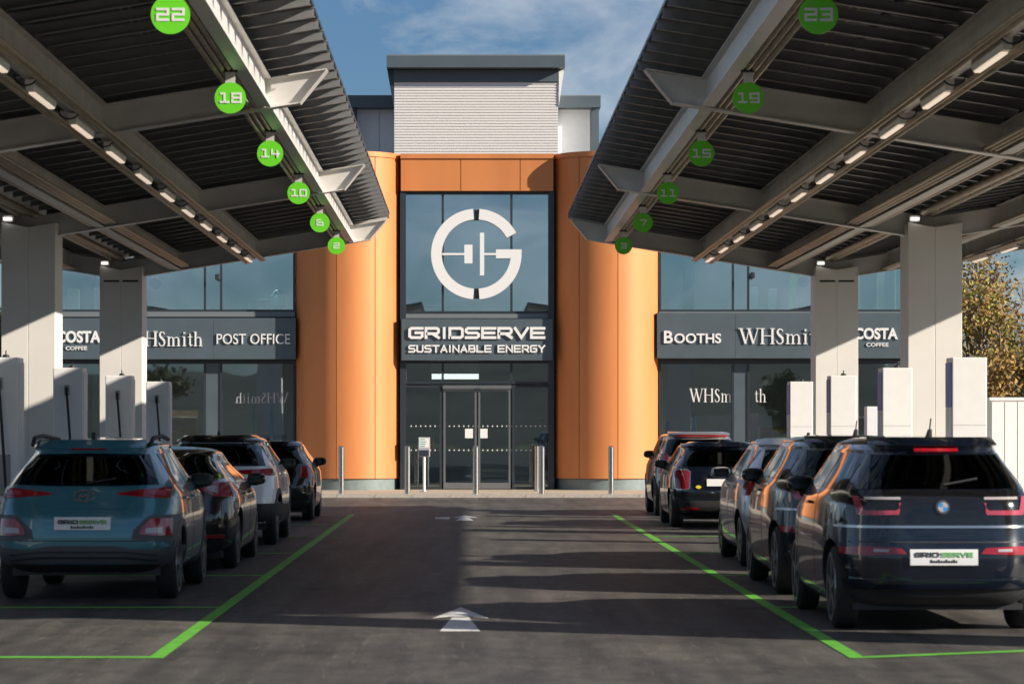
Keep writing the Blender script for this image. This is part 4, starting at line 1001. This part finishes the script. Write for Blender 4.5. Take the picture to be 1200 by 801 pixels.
        y = s.y0+s.yr(s.zbelt+.15)+.75; b = box(s.cx-.62, s.cx+.62, y, y+.12, .5, s.zbelt-.02).build('rear_bench', 'seat_fabric', s.e, bevel=.04)
        for sx in (-.36, .36): box(s.cx+sx-.12, s.cx+sx+.12, y, y+.08, s.zbelt-.01, s.zbelt+.13).build('headrest', 'seat_fabric', b, bevel=.03)
        box(s.cx-.6, s.cx+.6, s.y0+s.L*.72, s.y0+s.L*.72+.2, .7, s.zbelt+.02).build('dashboard', 'plastic', s.e, bevel=.03)
        box(s.cx-.66, s.cx+.66, s.y0+s.yr(s.zbelt)+.08, y-.01, s.zbelt-.10, s.zbelt-.07).build('parcel_shelf', 'plastic', s.e)
        MB().tube([(s.cx-.02, s.y0+s.yf(s.H-.16)-.12, s.H-.2), (s.cx+.1, s.y0+s.yf(s.H-.16)-.12, s.H-.2)], .035, 8).build('interior_mirror', 'plastic', s.e)
    def windows(s, ya, yb_, yc, yd, pillar=None, m='car_glass', zt=None, trim=None):
        """side glass: bottom ya..yd, top yb_..yc"""
        zt = zt or s.H-.16; z0 = s.zbelt+.03; out = []
        p = pillar or (ya+yd)/2
        for (b0, b1, t0, t1) in ((ya, p-.04, yb_, p-.03), (p+.04, yd, p+.03, yc)):
            s.patch('side_window', m, [(t0, zt), (t1, zt)], [(b0, z0), (b1, z0)], .004, 10, 5, 1, mirror=True)
    def arches(s, wheels, wr, m='plastic', wdt=.07):
        for yy in wheels:
            a = [R(-8+196*i/20) for i in range(21)]
            s.patch('arch_trim', m, [(yy+(wr+.05+wdt)*math.cos(q), wr+(wr+.05+wdt)*math.sin(q)) for q in a], [(yy+(wr+.045)*math.cos(q), wr+(wr+.045)*math.sin(q)) for q in a], .012, 20, 1, 1, mirror=True)
    def plate(s, x0, x1, z0, z1, off=.02, text=True):
        o = s.rect('number_plate', 'plate', x0, x1, z0, z1, off)
        if text:
            y = min(s.Pr(x0, z0).y, s.Pr(0, z0).y, s.Pr(0, z1).y)+s.y0-off-.004; h = z1-z0; wd = (x1-x0)
            a, b = x0+wd*.07+s.cx, x1-wd*.07+s.cx; mid = a+(b-a)*.43
            square_text(MB(), 'GRID', a, mid-.008, z0+h*.52, z0+h*.84, y, y+.012, h*.075, gap=.3).build('plate_lettering', 'ink', o)
            square_text(MB(), 'SERVE', mid+.008, b, z0+h*.52, z0+h*.84, y, y+.012, h*.075, gap=.3).build('plate_lettering', 'plate_green', o)
            mb = MB()
            for k in range(11):
                xk = s.cx+x0+wd*(.30+.037*k); mb.box(xk, xk+wd*.024, y, y+.012, z0+h*.16, z0+h*(.30+.07*((k*5) % 3 == 0)))
            mb.build('plate_small_print', 'ink', o)
    def mirrors(s, y, z, m=None):
        for sx in (-1, 1):
            w_ = s.Ps(y, z-.05, 1).x; vs, fs = [], []; nu, nv = 14, 9
            for j in range(nv+1):
                t = math.pi*j/nv
                for i in range(nu):
                    a = 2*math.pi*i/nu; cx_, cz_ = math.cos(a), math.sin(a)
                    r_ = math.sin(t)**.55
                    vs.append((s.cx+sx*(w_+.13)+.125*r_*math.copysign(abs(cx_)**.7, cx_), s.y0+y-.075*math.cos(t)-.02, z+.075*r_*math.copysign(abs(cz_)**.7, cz_)))
            fs = [(j*nu+i, j*nu+(i+1) % nu, (j+1)*nu+(i+1) % nu, (j+1)*nu+i) for j in range(nv) for i in range(nu)]
            mb = MB().add(vs, fs); mb.box(s.cx+sx*(w_+.06)-.09, s.cx+sx*(w_+.06)+.09, s.y0+y-.03, s.y0+y+.03, z-.085, z-.05)
            o = mb.build('door_mirror', m or s.paint, s.e, smooth=True)
            xa = s.cx+sx*(w_+.13); g_ = box(xa-.095, xa+.095, s.y0+y-.1, s.y0+y-.094, z-.05, z+.05).build('mirror_glass', 'car_glass', o, bevel=.002)
    def antenna(s, y, x=0):
        z = s.H-.02; mb = MB(); mb.prism([(s.y0+y-.06, z), (s.y0+y+.12, z), (s.y0+y-.04, z+.075), (s.y0+y-.055, z+.07)], 'x', s.cx+x-.018, s.cx+x+.018); mb.build('antenna', 'plastic', s.e, bevel=.006)
    def seams(s, ys, z0=.32, z1=None):
        for yy in ys: s.patch('door_seam', 'plastic', [(yy-.006, z1 or s.zbelt+.02), (yy+.006, z1 or s.zbelt+.02)], [(yy-.006, z0), (yy+.006, z0)], .0015, 1, 12, 1, mirror=True, thick=.004)
    def handles(s, ys):
        for yy in ys:
            for sx in (-1, 1):
                p = s.Ps(yy, s.zbelt-.10, sx); box(s.cx+p.x-.03, s.cx+p.x+.03, s.y0+yy-.1, s.y0+yy+.1, s.zbelt-.115, s.zbelt-.09).build('door_handle', s.paint, s.e, bevel=.008)
    def front(s):
        z = .68
        for sx in (-1, 1):
            p = s.Ps(s.L-.22, z, sx); mb = MB().tube([(s.cx+p.x*.98, s.y0+s.L-.30, z), (s.cx+p.x*.8, s.y0+s.L-.10, z)], .07, 10); mb.build('headlight', 'tail_clear', s.e, smooth=True)
    def wiper(s, z):
        p0, p1 = s.Pr(.02, z), s.Pr(.30, z+.05)
        MB().tube([(s.cx+p0.x, s.y0+p0.y-.02, p0.z), (s.cx+p1.x, s.y0+p1.y-.02, p1.z)], .01, 6).build('wiper', 'plastic', s.e)
    def ring_badge(s, z, rx, rz, m='chrome', off=.012, wd=.012):
        pts = [(s.cx+rx*math.cos(2*math.pi*i/36), z+rz*math.sin(2*math.pi*i/36)) for i in range(36)]; y = s.Pr(0, z+rz if False else z).y+s.y0
        tl = (s.Pr(0, z+.05).y-s.Pr(0, z-.05).y)/.1
        mb = MB().stroke(pts, wd, y-off-.006, y-off+.02, True); mb.v = [(a, b+(c-z)*tl, c) for a, b, c in mb.v]
        return mb, y, tl

# ---- teal crossover, front left
c = Car('parked_car', 'teal crossover with slim red tail lights and white plate, nearest on the left', -3.70, 27.25, 4.18, .895, 1.57, 1.08, .16, .50, .60, 1.02, 3.1, 2.45, 'teal', wheels=(.70, 3.3), wr=.335, clear=.27)
c.cabin(1.12, 1.40, .56, [(-.56, 1.405), (0, 1.415), (.56, 1.405)], [(-.70, 1.12), (-.3, 1.105), (.3, 1.105), (.70, 1.12)])
c.rect('spoiler', 'teal', -.53, .53, 1.435, 1.50, .055, nu=16); c.rect('high_brake_light', 'tail_red', -.17, .17, 1.425, 1.438, .06, thick=-.04)
c.patch('tail_light', 'tail_red', [(.30, 1.035), (.52, 1.065), (.80, 1.09)], [(.34, 1.018), (.56, 1.0), (.80, .985)], .012, 14, 3, mirror=True)
c.patch('tail_light_inner', 'tail_pink', [(.60, 1.055), (.76, 1.062)], [(.62, 1.02), (.76, 1.01)], .017, 8, 2, mirror=True)
c.patch('lamp_cladding', 'grey_plastic', [(.49, .69), (.63, .825), (.88, .83)], [(.47, .60), (.63, .585), (.88, .58)], .012, 14, 3, mirror=True)
c.patch('rear_reflector', 'tail_red', [(.56, .70), (.64, .79), (.82, .795)], [(.54, .645), (.64, .635), (.82, .63)], .024, 10, 3, mirror=True)
c.patch('reverse_light', 'tail_clear', [(.60, .70), (.74, .71)], [(.60, .655), (.74, .655)], .03, 6, 2, mirror=True)
c.patch('bumper_cladding', 'grey_plastic', [(-.885, .52), (-.5, .50), (-.3, .535), (.3, .535), (.5, .50), (.885, .52)], [(-.885, .36), (-.4, .375), (.4, .375), (.885, .36)], .016, 30, 4)
for zz in (.475, .425): c.patch('bumper_groove', 'plastic', [(-.7, zz-.02), (-.4, zz+.012), (.4, zz+.012), (.7, zz-.02)], [(-.7, zz-.032), (-.4, zz-.008), (.4, zz-.008), (.7, zz-.032)], .019, 20, 1, thick=.004)
c.patch('skid_plate', 'plastic', [(-.86, .355), (.86, .355)], [(-.80, .285), (.80, .285)], .006, 20, 2)
c.patch('tailgate_ledge', 'teal', [(-.48, .935), (.48, .935)], [(-.42, .885), (.42, .885)], .022, 16, 2)
c.patch('tailgate_seam', 'plastic', [(-.62, .586), (.62, .586)], [(-.62, .578), (.62, .578)], .002, 12, 1, thick=.004)
c.plate(-.27, .27, .685, .805, .022)
mb, y, tl = c.ring_badge(1.01, .10, .052); 
mb2 = MB()
for pl in ([(-.045, -.033), (-.03, .033)], [(.03, -.033), (.045, .033)], [(-.03, -.008), (.03, .008)]): mb2.stroke([(c.cx+a, 1.01+b) for a, b in pl], .014, y-.02, y+.012)
mb2.v = [(a, b+(q-1.01)*tl, q) for a, b, q in mb2.v]; mb.add(mb2.v, mb2.f).build('emblem', 'chrome', c.e)
c.windows(.75, .95, 2.4, 3.0, 1.75); c.arches((.70, 3.3), .335, 'grey_plastic'); c.mirrors(2.85, 1.12, 'plastic'); c.antenna(.85); c.seams((.98, 1.8, 2.9)); c.handles((1.15, 2.0)); c.front(); c.wiper(1.13)
for sx in (-1, 1): MB().tube([(c.cx+sx*.575, c.y0+.68, 1.50), (c.cx+sx*.585, c.y0+.85, 1.565), (c.cx+sx*.60, c.y0+1.5, 1.585), (c.cx+sx*.57, c.y0+2.4, 1.55)], .022, 8).build('roof_rail', 'plastic', c.e, smooth=True)
# ---- low black saloon, second left
H = 1.44
c = Car('parked_car', 'low black fastback saloon parked right in front of the teal crossover', -3.64, 33.15, 4.69, .925, H, .98, .35, 1.15, .56, .90, 3.75, 2.75, 'black_paint', wheels=(.85, 3.72), wr=.34, clear=.17,
        rear=[(.17, .3), (.24, .09), (.40, .01), (.58, 0), (.80, .04), (.95, .08), (1.06, .14), (1.10, .42), (1.22, .80), (1.34, 1.2), (1.40, 1.6), (H, 2.3)])
c.cabin(1.13, 1.36, .50, [(-.50, 1.37), (.50, 1.37)], [(-.66, 1.115), (.66, 1.115)])
c.patch('tail_light', 'tail_pink', [(.50, .99), (.66, 1.03), (.88, 1.02)], [(.52, .94), (.66, .87), (.88, .86)], .010, 12, 3, mirror=True)
c.patch('tail_light_inner', 'tail_clear', [(.58, .985), (.70, .985)], [(.58, .94), (.70, .90)], .015, 6, 2, mirror=True)
c.rect('rear_reflector', 'tail_red', .46, .78, .385, .425, .010, mirror=True); c.rect('bumper_diffuser', 'plastic', -.75, .75, .22, .36, .010, nu=18); c.rect('boot_seam', 'plastic', -.6, .6, .70, .71, .002, thick=.004)
c.plate(-.26, .26, .74, .85, .014, False); c.windows(1.25, 1.75, 2.7, 3.6, 2.25, zt=H-.12); c.mirrors(3.3, 1.02, 'black_paint'); c.seams((1.3, 2.3, 3.45)); c.handles((1.5, 2.5)); c.front()
c.patch('window_trim', 'chrome', [(1.15, 1.015), (3.6, 1.015)], [(1.15, 1.0), (3.6, 1.0)], .006, 20, 1, 1, mirror=True)
# ---- pale grey two-tone suv, third left
H = 1.57
c = Car('parked_car', 'pale grey two tone crossover with black roof and dark lower cladding', -3.62, 40.35, 4.39, .90, H, 1.10, .12, .55, .60, 1.02, 3.3, 2.5, 'white_paint', wheels=(.72, 3.4), wr=.345, clear=.25)
c.cabin(1.15, 1.44, .58, [(-.58, 1.45), (.58, 1.45)], [(-.72, 1.13), (.72, 1.13)]); c.rect('spoiler', 'black_paint', -.6, .6, 1.46, 1.52, .05, nu=14)
c.patch('roof_panel', 'black_paint', [(.62, H-.10), (2.7, H-.10)], [(.62, H-.16), (2.7, H-.16)], .006, 16, 2, 1, mirror=True)
c.patch('tail_light', 'tail_red', [(.34, 1.07), (.80, 1.09)], [(.40, 1.02), (.84, .99)], .012, 12, 2, mirror=True)
c.patch('tail_light_inner', 'tail_pink', [(.66, 1.07), (.78, 1.07)], [(.66, 1.01), (.78, 1.0)], .02, 6, 2, mirror=True)
c.patch('lower_cladding', 'plastic', [(-.9, .60), (.9, .60)], [(-.87, .29), (.87, .29)], .012, 28, 4)
c.patch('sill_cladding', 'plastic', [(.2, .60), (4.0, .5)], [(.2, .30), (4.0, .30)], .010, 26, 2, 1, mirror=True)
c.plate(-.26, .26, .72, .83, .018, False); c.windows(.75, .95, 2.5, 3.2, 1.9); c.arches((.72, 3.4), .345); c.mirrors(3.0, 1.14, 'plastic'); c.antenna(.9); c.seams((1.0, 3.0)); c.front(); c.wiper(1.14)
# ---- small dark hatch, farthest left
H = 1.45
c = Car('parked_car', 'black hatchback with orange glints, farthest on the left by the kerb', -3.66, 51.3, 3.95, .87, H, 1.0, .12, .50, .57, .94, 2.95, 2.3, 'black_paint', wheels=(.66, 3.15), wr=.315, clear=.18)
c.cabin(1.06, 1.29, .52, [(-.52, 1.30), (.52, 1.30)], [(-.66, 1.04), (.66, 1.04)]); c.rect('spoiler', 'black_paint', -.55, .55, 1.31, 1.38, .06, nu=12)
c.patch('tail_light', 'tail_red', [(.60, .98), (.84, .99)], [(.62, .78), (.84, .76)], .012, 8, 3, mirror=True); c.rect('bumper_diffuser', 'plastic', -.7, .7, .24, .38, .012, nu=14)
c.plate(-.26, .26, .66, .77, .016, False); c.windows(.7, .9, 2.3, 2.85, 1.75); c.mirrors(2.7, 1.05, 'plastic'); c.seams((1.0, 2.75)); c.front(); c.antenna(.8)

# ---- tall dark city car, front right, and its black sister behind it
def tall_city(cx, y0, label, paint, badge):
    H = 1.60
    c = Car('parked_car', label, cx, y0, 4.0, .875, H, 1.12, .10, .34, .585, 1.02, 3.25, 2.55, paint, wheels=(.62, 3.19), wr=.345, nr=5.2, clear=.2)
    c.cabin(1.17, 1.43, .52, [(-.505, 1.44), (.505, 1.44)], [(-.585, 1.165), (.585, 1.165)])
    c.patch('tailgate', 'black_gloss', [(-.70, 1.155), (.70, 1.155)], [(-.80, .885), (.80, .885)], .006, 26, 8)
    for sx in (1, -1): c.patch('window_border', 'black_gloss', [(sx*.508, 1.445), (sx*.56, 1.445)], [(sx*.588, 1.16), (sx*.67, 1.16)], .008, 4, 8)
    c.rect('spoiler', paint, -.50, .50, 1.49, 1.54, .05, nu=16); c.rect('high_brake_light', 'tail_red', -.19, .17, 1.455, 1.482, .03, thick=-.005)
    # U shaped tail lamps
    c.patch('tail_light', 'tail_pink', [(.335, 1.05), (.365, .99), (.63, .99), (.66, 1.10)], [(.355, 1.05), (.345, .955), (.675, .95), (.70, 1.10)], .014, 16, 2, mirror=True)
    c.rect('tail_lamp_bar', 'tail_clear', .34, .62, 1.075, 1.095, .014, mirror=True)
    c.patch('chrome_strip', 'chrome', [(-.82, .868), (.82, .868)], [(-.82, .848), (.82, .848)], .014, 28, 1)
    c.patch('tailgate_seam', 'plastic', [(-.82, .74), (.82, .74)], [(-.82, .73), (.82, .73)], .003, 20, 1, thick=.004)
    c.patch('lower_light', 'tail_red', [(.34, .685), (.62, .70), (.80, .69)], [(.30, .64), (.62, .63), (.80, .635)], .012, 12, 2, mirror=True)
    c.patch('lower_light_inner', 'tail_clear', [(.44, .675), (.56, .68)], [(.44, .655), (.56, .655)], .017, 6, 1, mirror=True)
    c.patch('bumper_lip', paint, [(-.82, .445), (-.5, .43), (.5, .43), (.82, .445)], [(-.80, .365), (.80, .365)], .03, 24, 3)
    c.patch('bumper_diffuser', 'plastic', [(-.82, .36), (.82, .36)], [(-.76, .23), (.76, .23)], .008, 22, 3)
    c.plate(-.275, .275, .55, .675, .022)
    c.windows(.50, .62, 2.5, 3.25, 1.55, zt=H-.15); c.mirrors(2.95, 1.16, paint); c.antenna(.62, -.02); c.seams((1.55, 2.75)); c.handles((2.0,)); c.front(); c.wiper(1.2)
    MB().tube([(c.cx-.02, c.y0+.6, 1.64), (c.cx-.02, c.y0+.52, 1.74)], .006, 6).build('antenna_rod', 'plastic', c.e)
    if badge:
        mb, y, tl = c.ring_badge(1.02, .05, .05, wd=.016, off=.014)
        mb.build('emblem_ring', 'ink', c.e)
        for q in range(4):
            pts = [(c.cx, 1.02)]+[(c.cx+.042*math.cos(R(q*90+a)), 1.02+.042*math.sin(R(q*90+a))) for a in range(0, 91, 15)]
            m2 = MB().prism(pts, 'y', y-.022, y+.01); m2.v = [(a, b+(z-1.02)*tl, z) for a, b, z in m2.v]; m2.build('emblem_quarter', 'badge_blue' if q % 2 else 'tail_clear', c.e)
    return c
tall_city(3.86, 23.1, 'dark navy tall city car with chrome strip and white plate, nearest on the right', 'navy_paint', True)
tall_city(3.92, 28.05, 'black tall city car half hidden beyond the nearest right car', 'black_paint', False)
# ---- silver hatch
H = 1.56
c = Car('parked_car', 'silver hatchback in the middle of the right row', 4.13, 33.75, 4.09, .89, H, 1.06, .14, .62, .57, 1.0, 3.15, 2.45, 'silver_paint', wheels=(.66, 3.25), wr=.325, clear=.2)
c.cabin(1.12, 1.39, .52, [(-.52, 1.40), (.52, 1.40)], [(-.66, 1.10), (.66, 1.10)]); c.rect('spoiler', 'silver_paint', -.55, .55, 1.42, 1.48, .07, nu=14)
c.patch('tail_light', 'tail_red', [(.55, 1.03), (.84, 1.04)], [(.50, .88), (.84, .86)], .012, 10, 3, mirror=True); c.rect('rear_reflector', 'tail_red', .58, .80, .34, .385, .012, mirror=True)
c.patch('bumper_diffuser', 'plastic', [(-.70, .33), (.70, .33)], [(-.66, .23), (.66, .23)], .012, 16, 2); c.plate(-.26, .26, .70, .81, .018, False)
c.windows(.72, .92, 2.45, 3.05, 1.8); c.mirrors(2.85, 1.1, 'silver_paint'); c.seams((1.0, 1.85, 2.9)); c.handles((1.2, 2.05)); c.front(); c.antenna(.85); c.wiper(1.11)
# ---- small dark hatch with rounded red lights
H = 1.43
c = Car('parked_car', 'small dark hatchback with upright rounded red lights and yellow badge', 4.25, 47.6, 3.85, .865, H, 1.0, .10, .36, .60, .95, 2.95, 2.35, 'navy_paint', wheels=(.62, 3.1), wr=.31, clear=.17)
c.cabin(1.05, 1.30, .54, [(-.56, 1.31), (.56, 1.31)], [(-.66, 1.03), (.66, 1.03)]); c.rect('spoiler', 'navy_paint', -.58, .58, 1.325, 1.375, .07, nu=12)
c.patch('tail_light_rim', 'chrome', [(.52, .95), (.58, .985), (.74, .985), (.80, .95)], [(.54, .66), (.58, .635), (.74, .635), (.78, .66)], .010, 12, 5, mirror=True)
c.patch('tail_light', 'tail_red', [(.54, .94), (.59, .965), (.73, .965), (.78, .94)], [(.56, .67), (.60, .655), (.72, .655), (.76, .67)], .016, 12, 5, mirror=True)
c.rect('handle_bar', 'chrome', -.2, .2, .87, .90, .02); c.plate(-.26, .26, .70, .82, .018, False); c.patch('yellow_badge', 'yellow', [(-.45, .69), (-.42, .715), (-.38, .715), (-.35, .69)], [(-.45, .685), (-.42, .66), (-.38, .66), (-.35, .685)], .014)
c.rect('rear_reflector', 'tail_red', .40, .68, .31, .345, .014, mirror=True); c.patch('bumper_diffuser', 'plastic', [(-.8, .46), (.8, .46)], [(-.76, .2), (.76, .2)], .008, 18, 3)
c.windows(.55, .62, 2.3, 2.85, 1.5); c.mirrors(2.7, 1.05, 'black_paint'); c.seams((1.55, 2.7)); c.front(); c.antenna(.7); c.patch('bumper_band', 'black_paint', [(-.84, .58), (.84, .58)], [(-.84, .54), (.84, .54)], .012, 20, 1)
# ---- grey compact suv with dark red lights, farthest right
H = 1.60
c = Car('parked_car', 'grey boxy compact car with thin red light strip, farthest on the right by the kerb', 4.42, 53.9, 4.1, .89, H, 1.10, .08, .32, .64, 1.02, 3.2, 2.6, 'maroon_paint', wheels=(.64, 3.25), wr=.33, clear=.22)
c.cabin(1.16, 1.45, .58, [(-.60, 1.46), (.60, 1.46)], [(-.70, 1.14), (.70, 1.14)]); c.rect('spoiler', 'maroon_paint', -.56, .56, 1.51, 1.55, .06, nu=12); c.rect('high_brake_light', 'tail_red', -.5, .5, 1.49, 1.505, .05, nu=12, thick=-.03)
c.patch('tail_light', 'tail_red', [(.62, 1.20), (.80, 1.18)], [(.62, .82), (.86, .82)], .012, 8, 4, mirror=True); c.patch('lower_cladding', 'plastic', [(-.88, .68), (.88, .68)], [(-.84, .27), (.84, .27)], .012, 20, 3)
c.rect('lower_panel', 'tail_clear', .52, .74, .40, .60, .018, mirror=True); c.plate(-.26, .26, .74, .85, .016, False); c.windows(.55, .62, 2.5, 3.1, 1.75); c.mirrors(2.95, 1.16, 'plastic'); c.arches((.64, 3.25), .33); c.front(); c.antenna(.7); c.seams((1.0, 2.9))
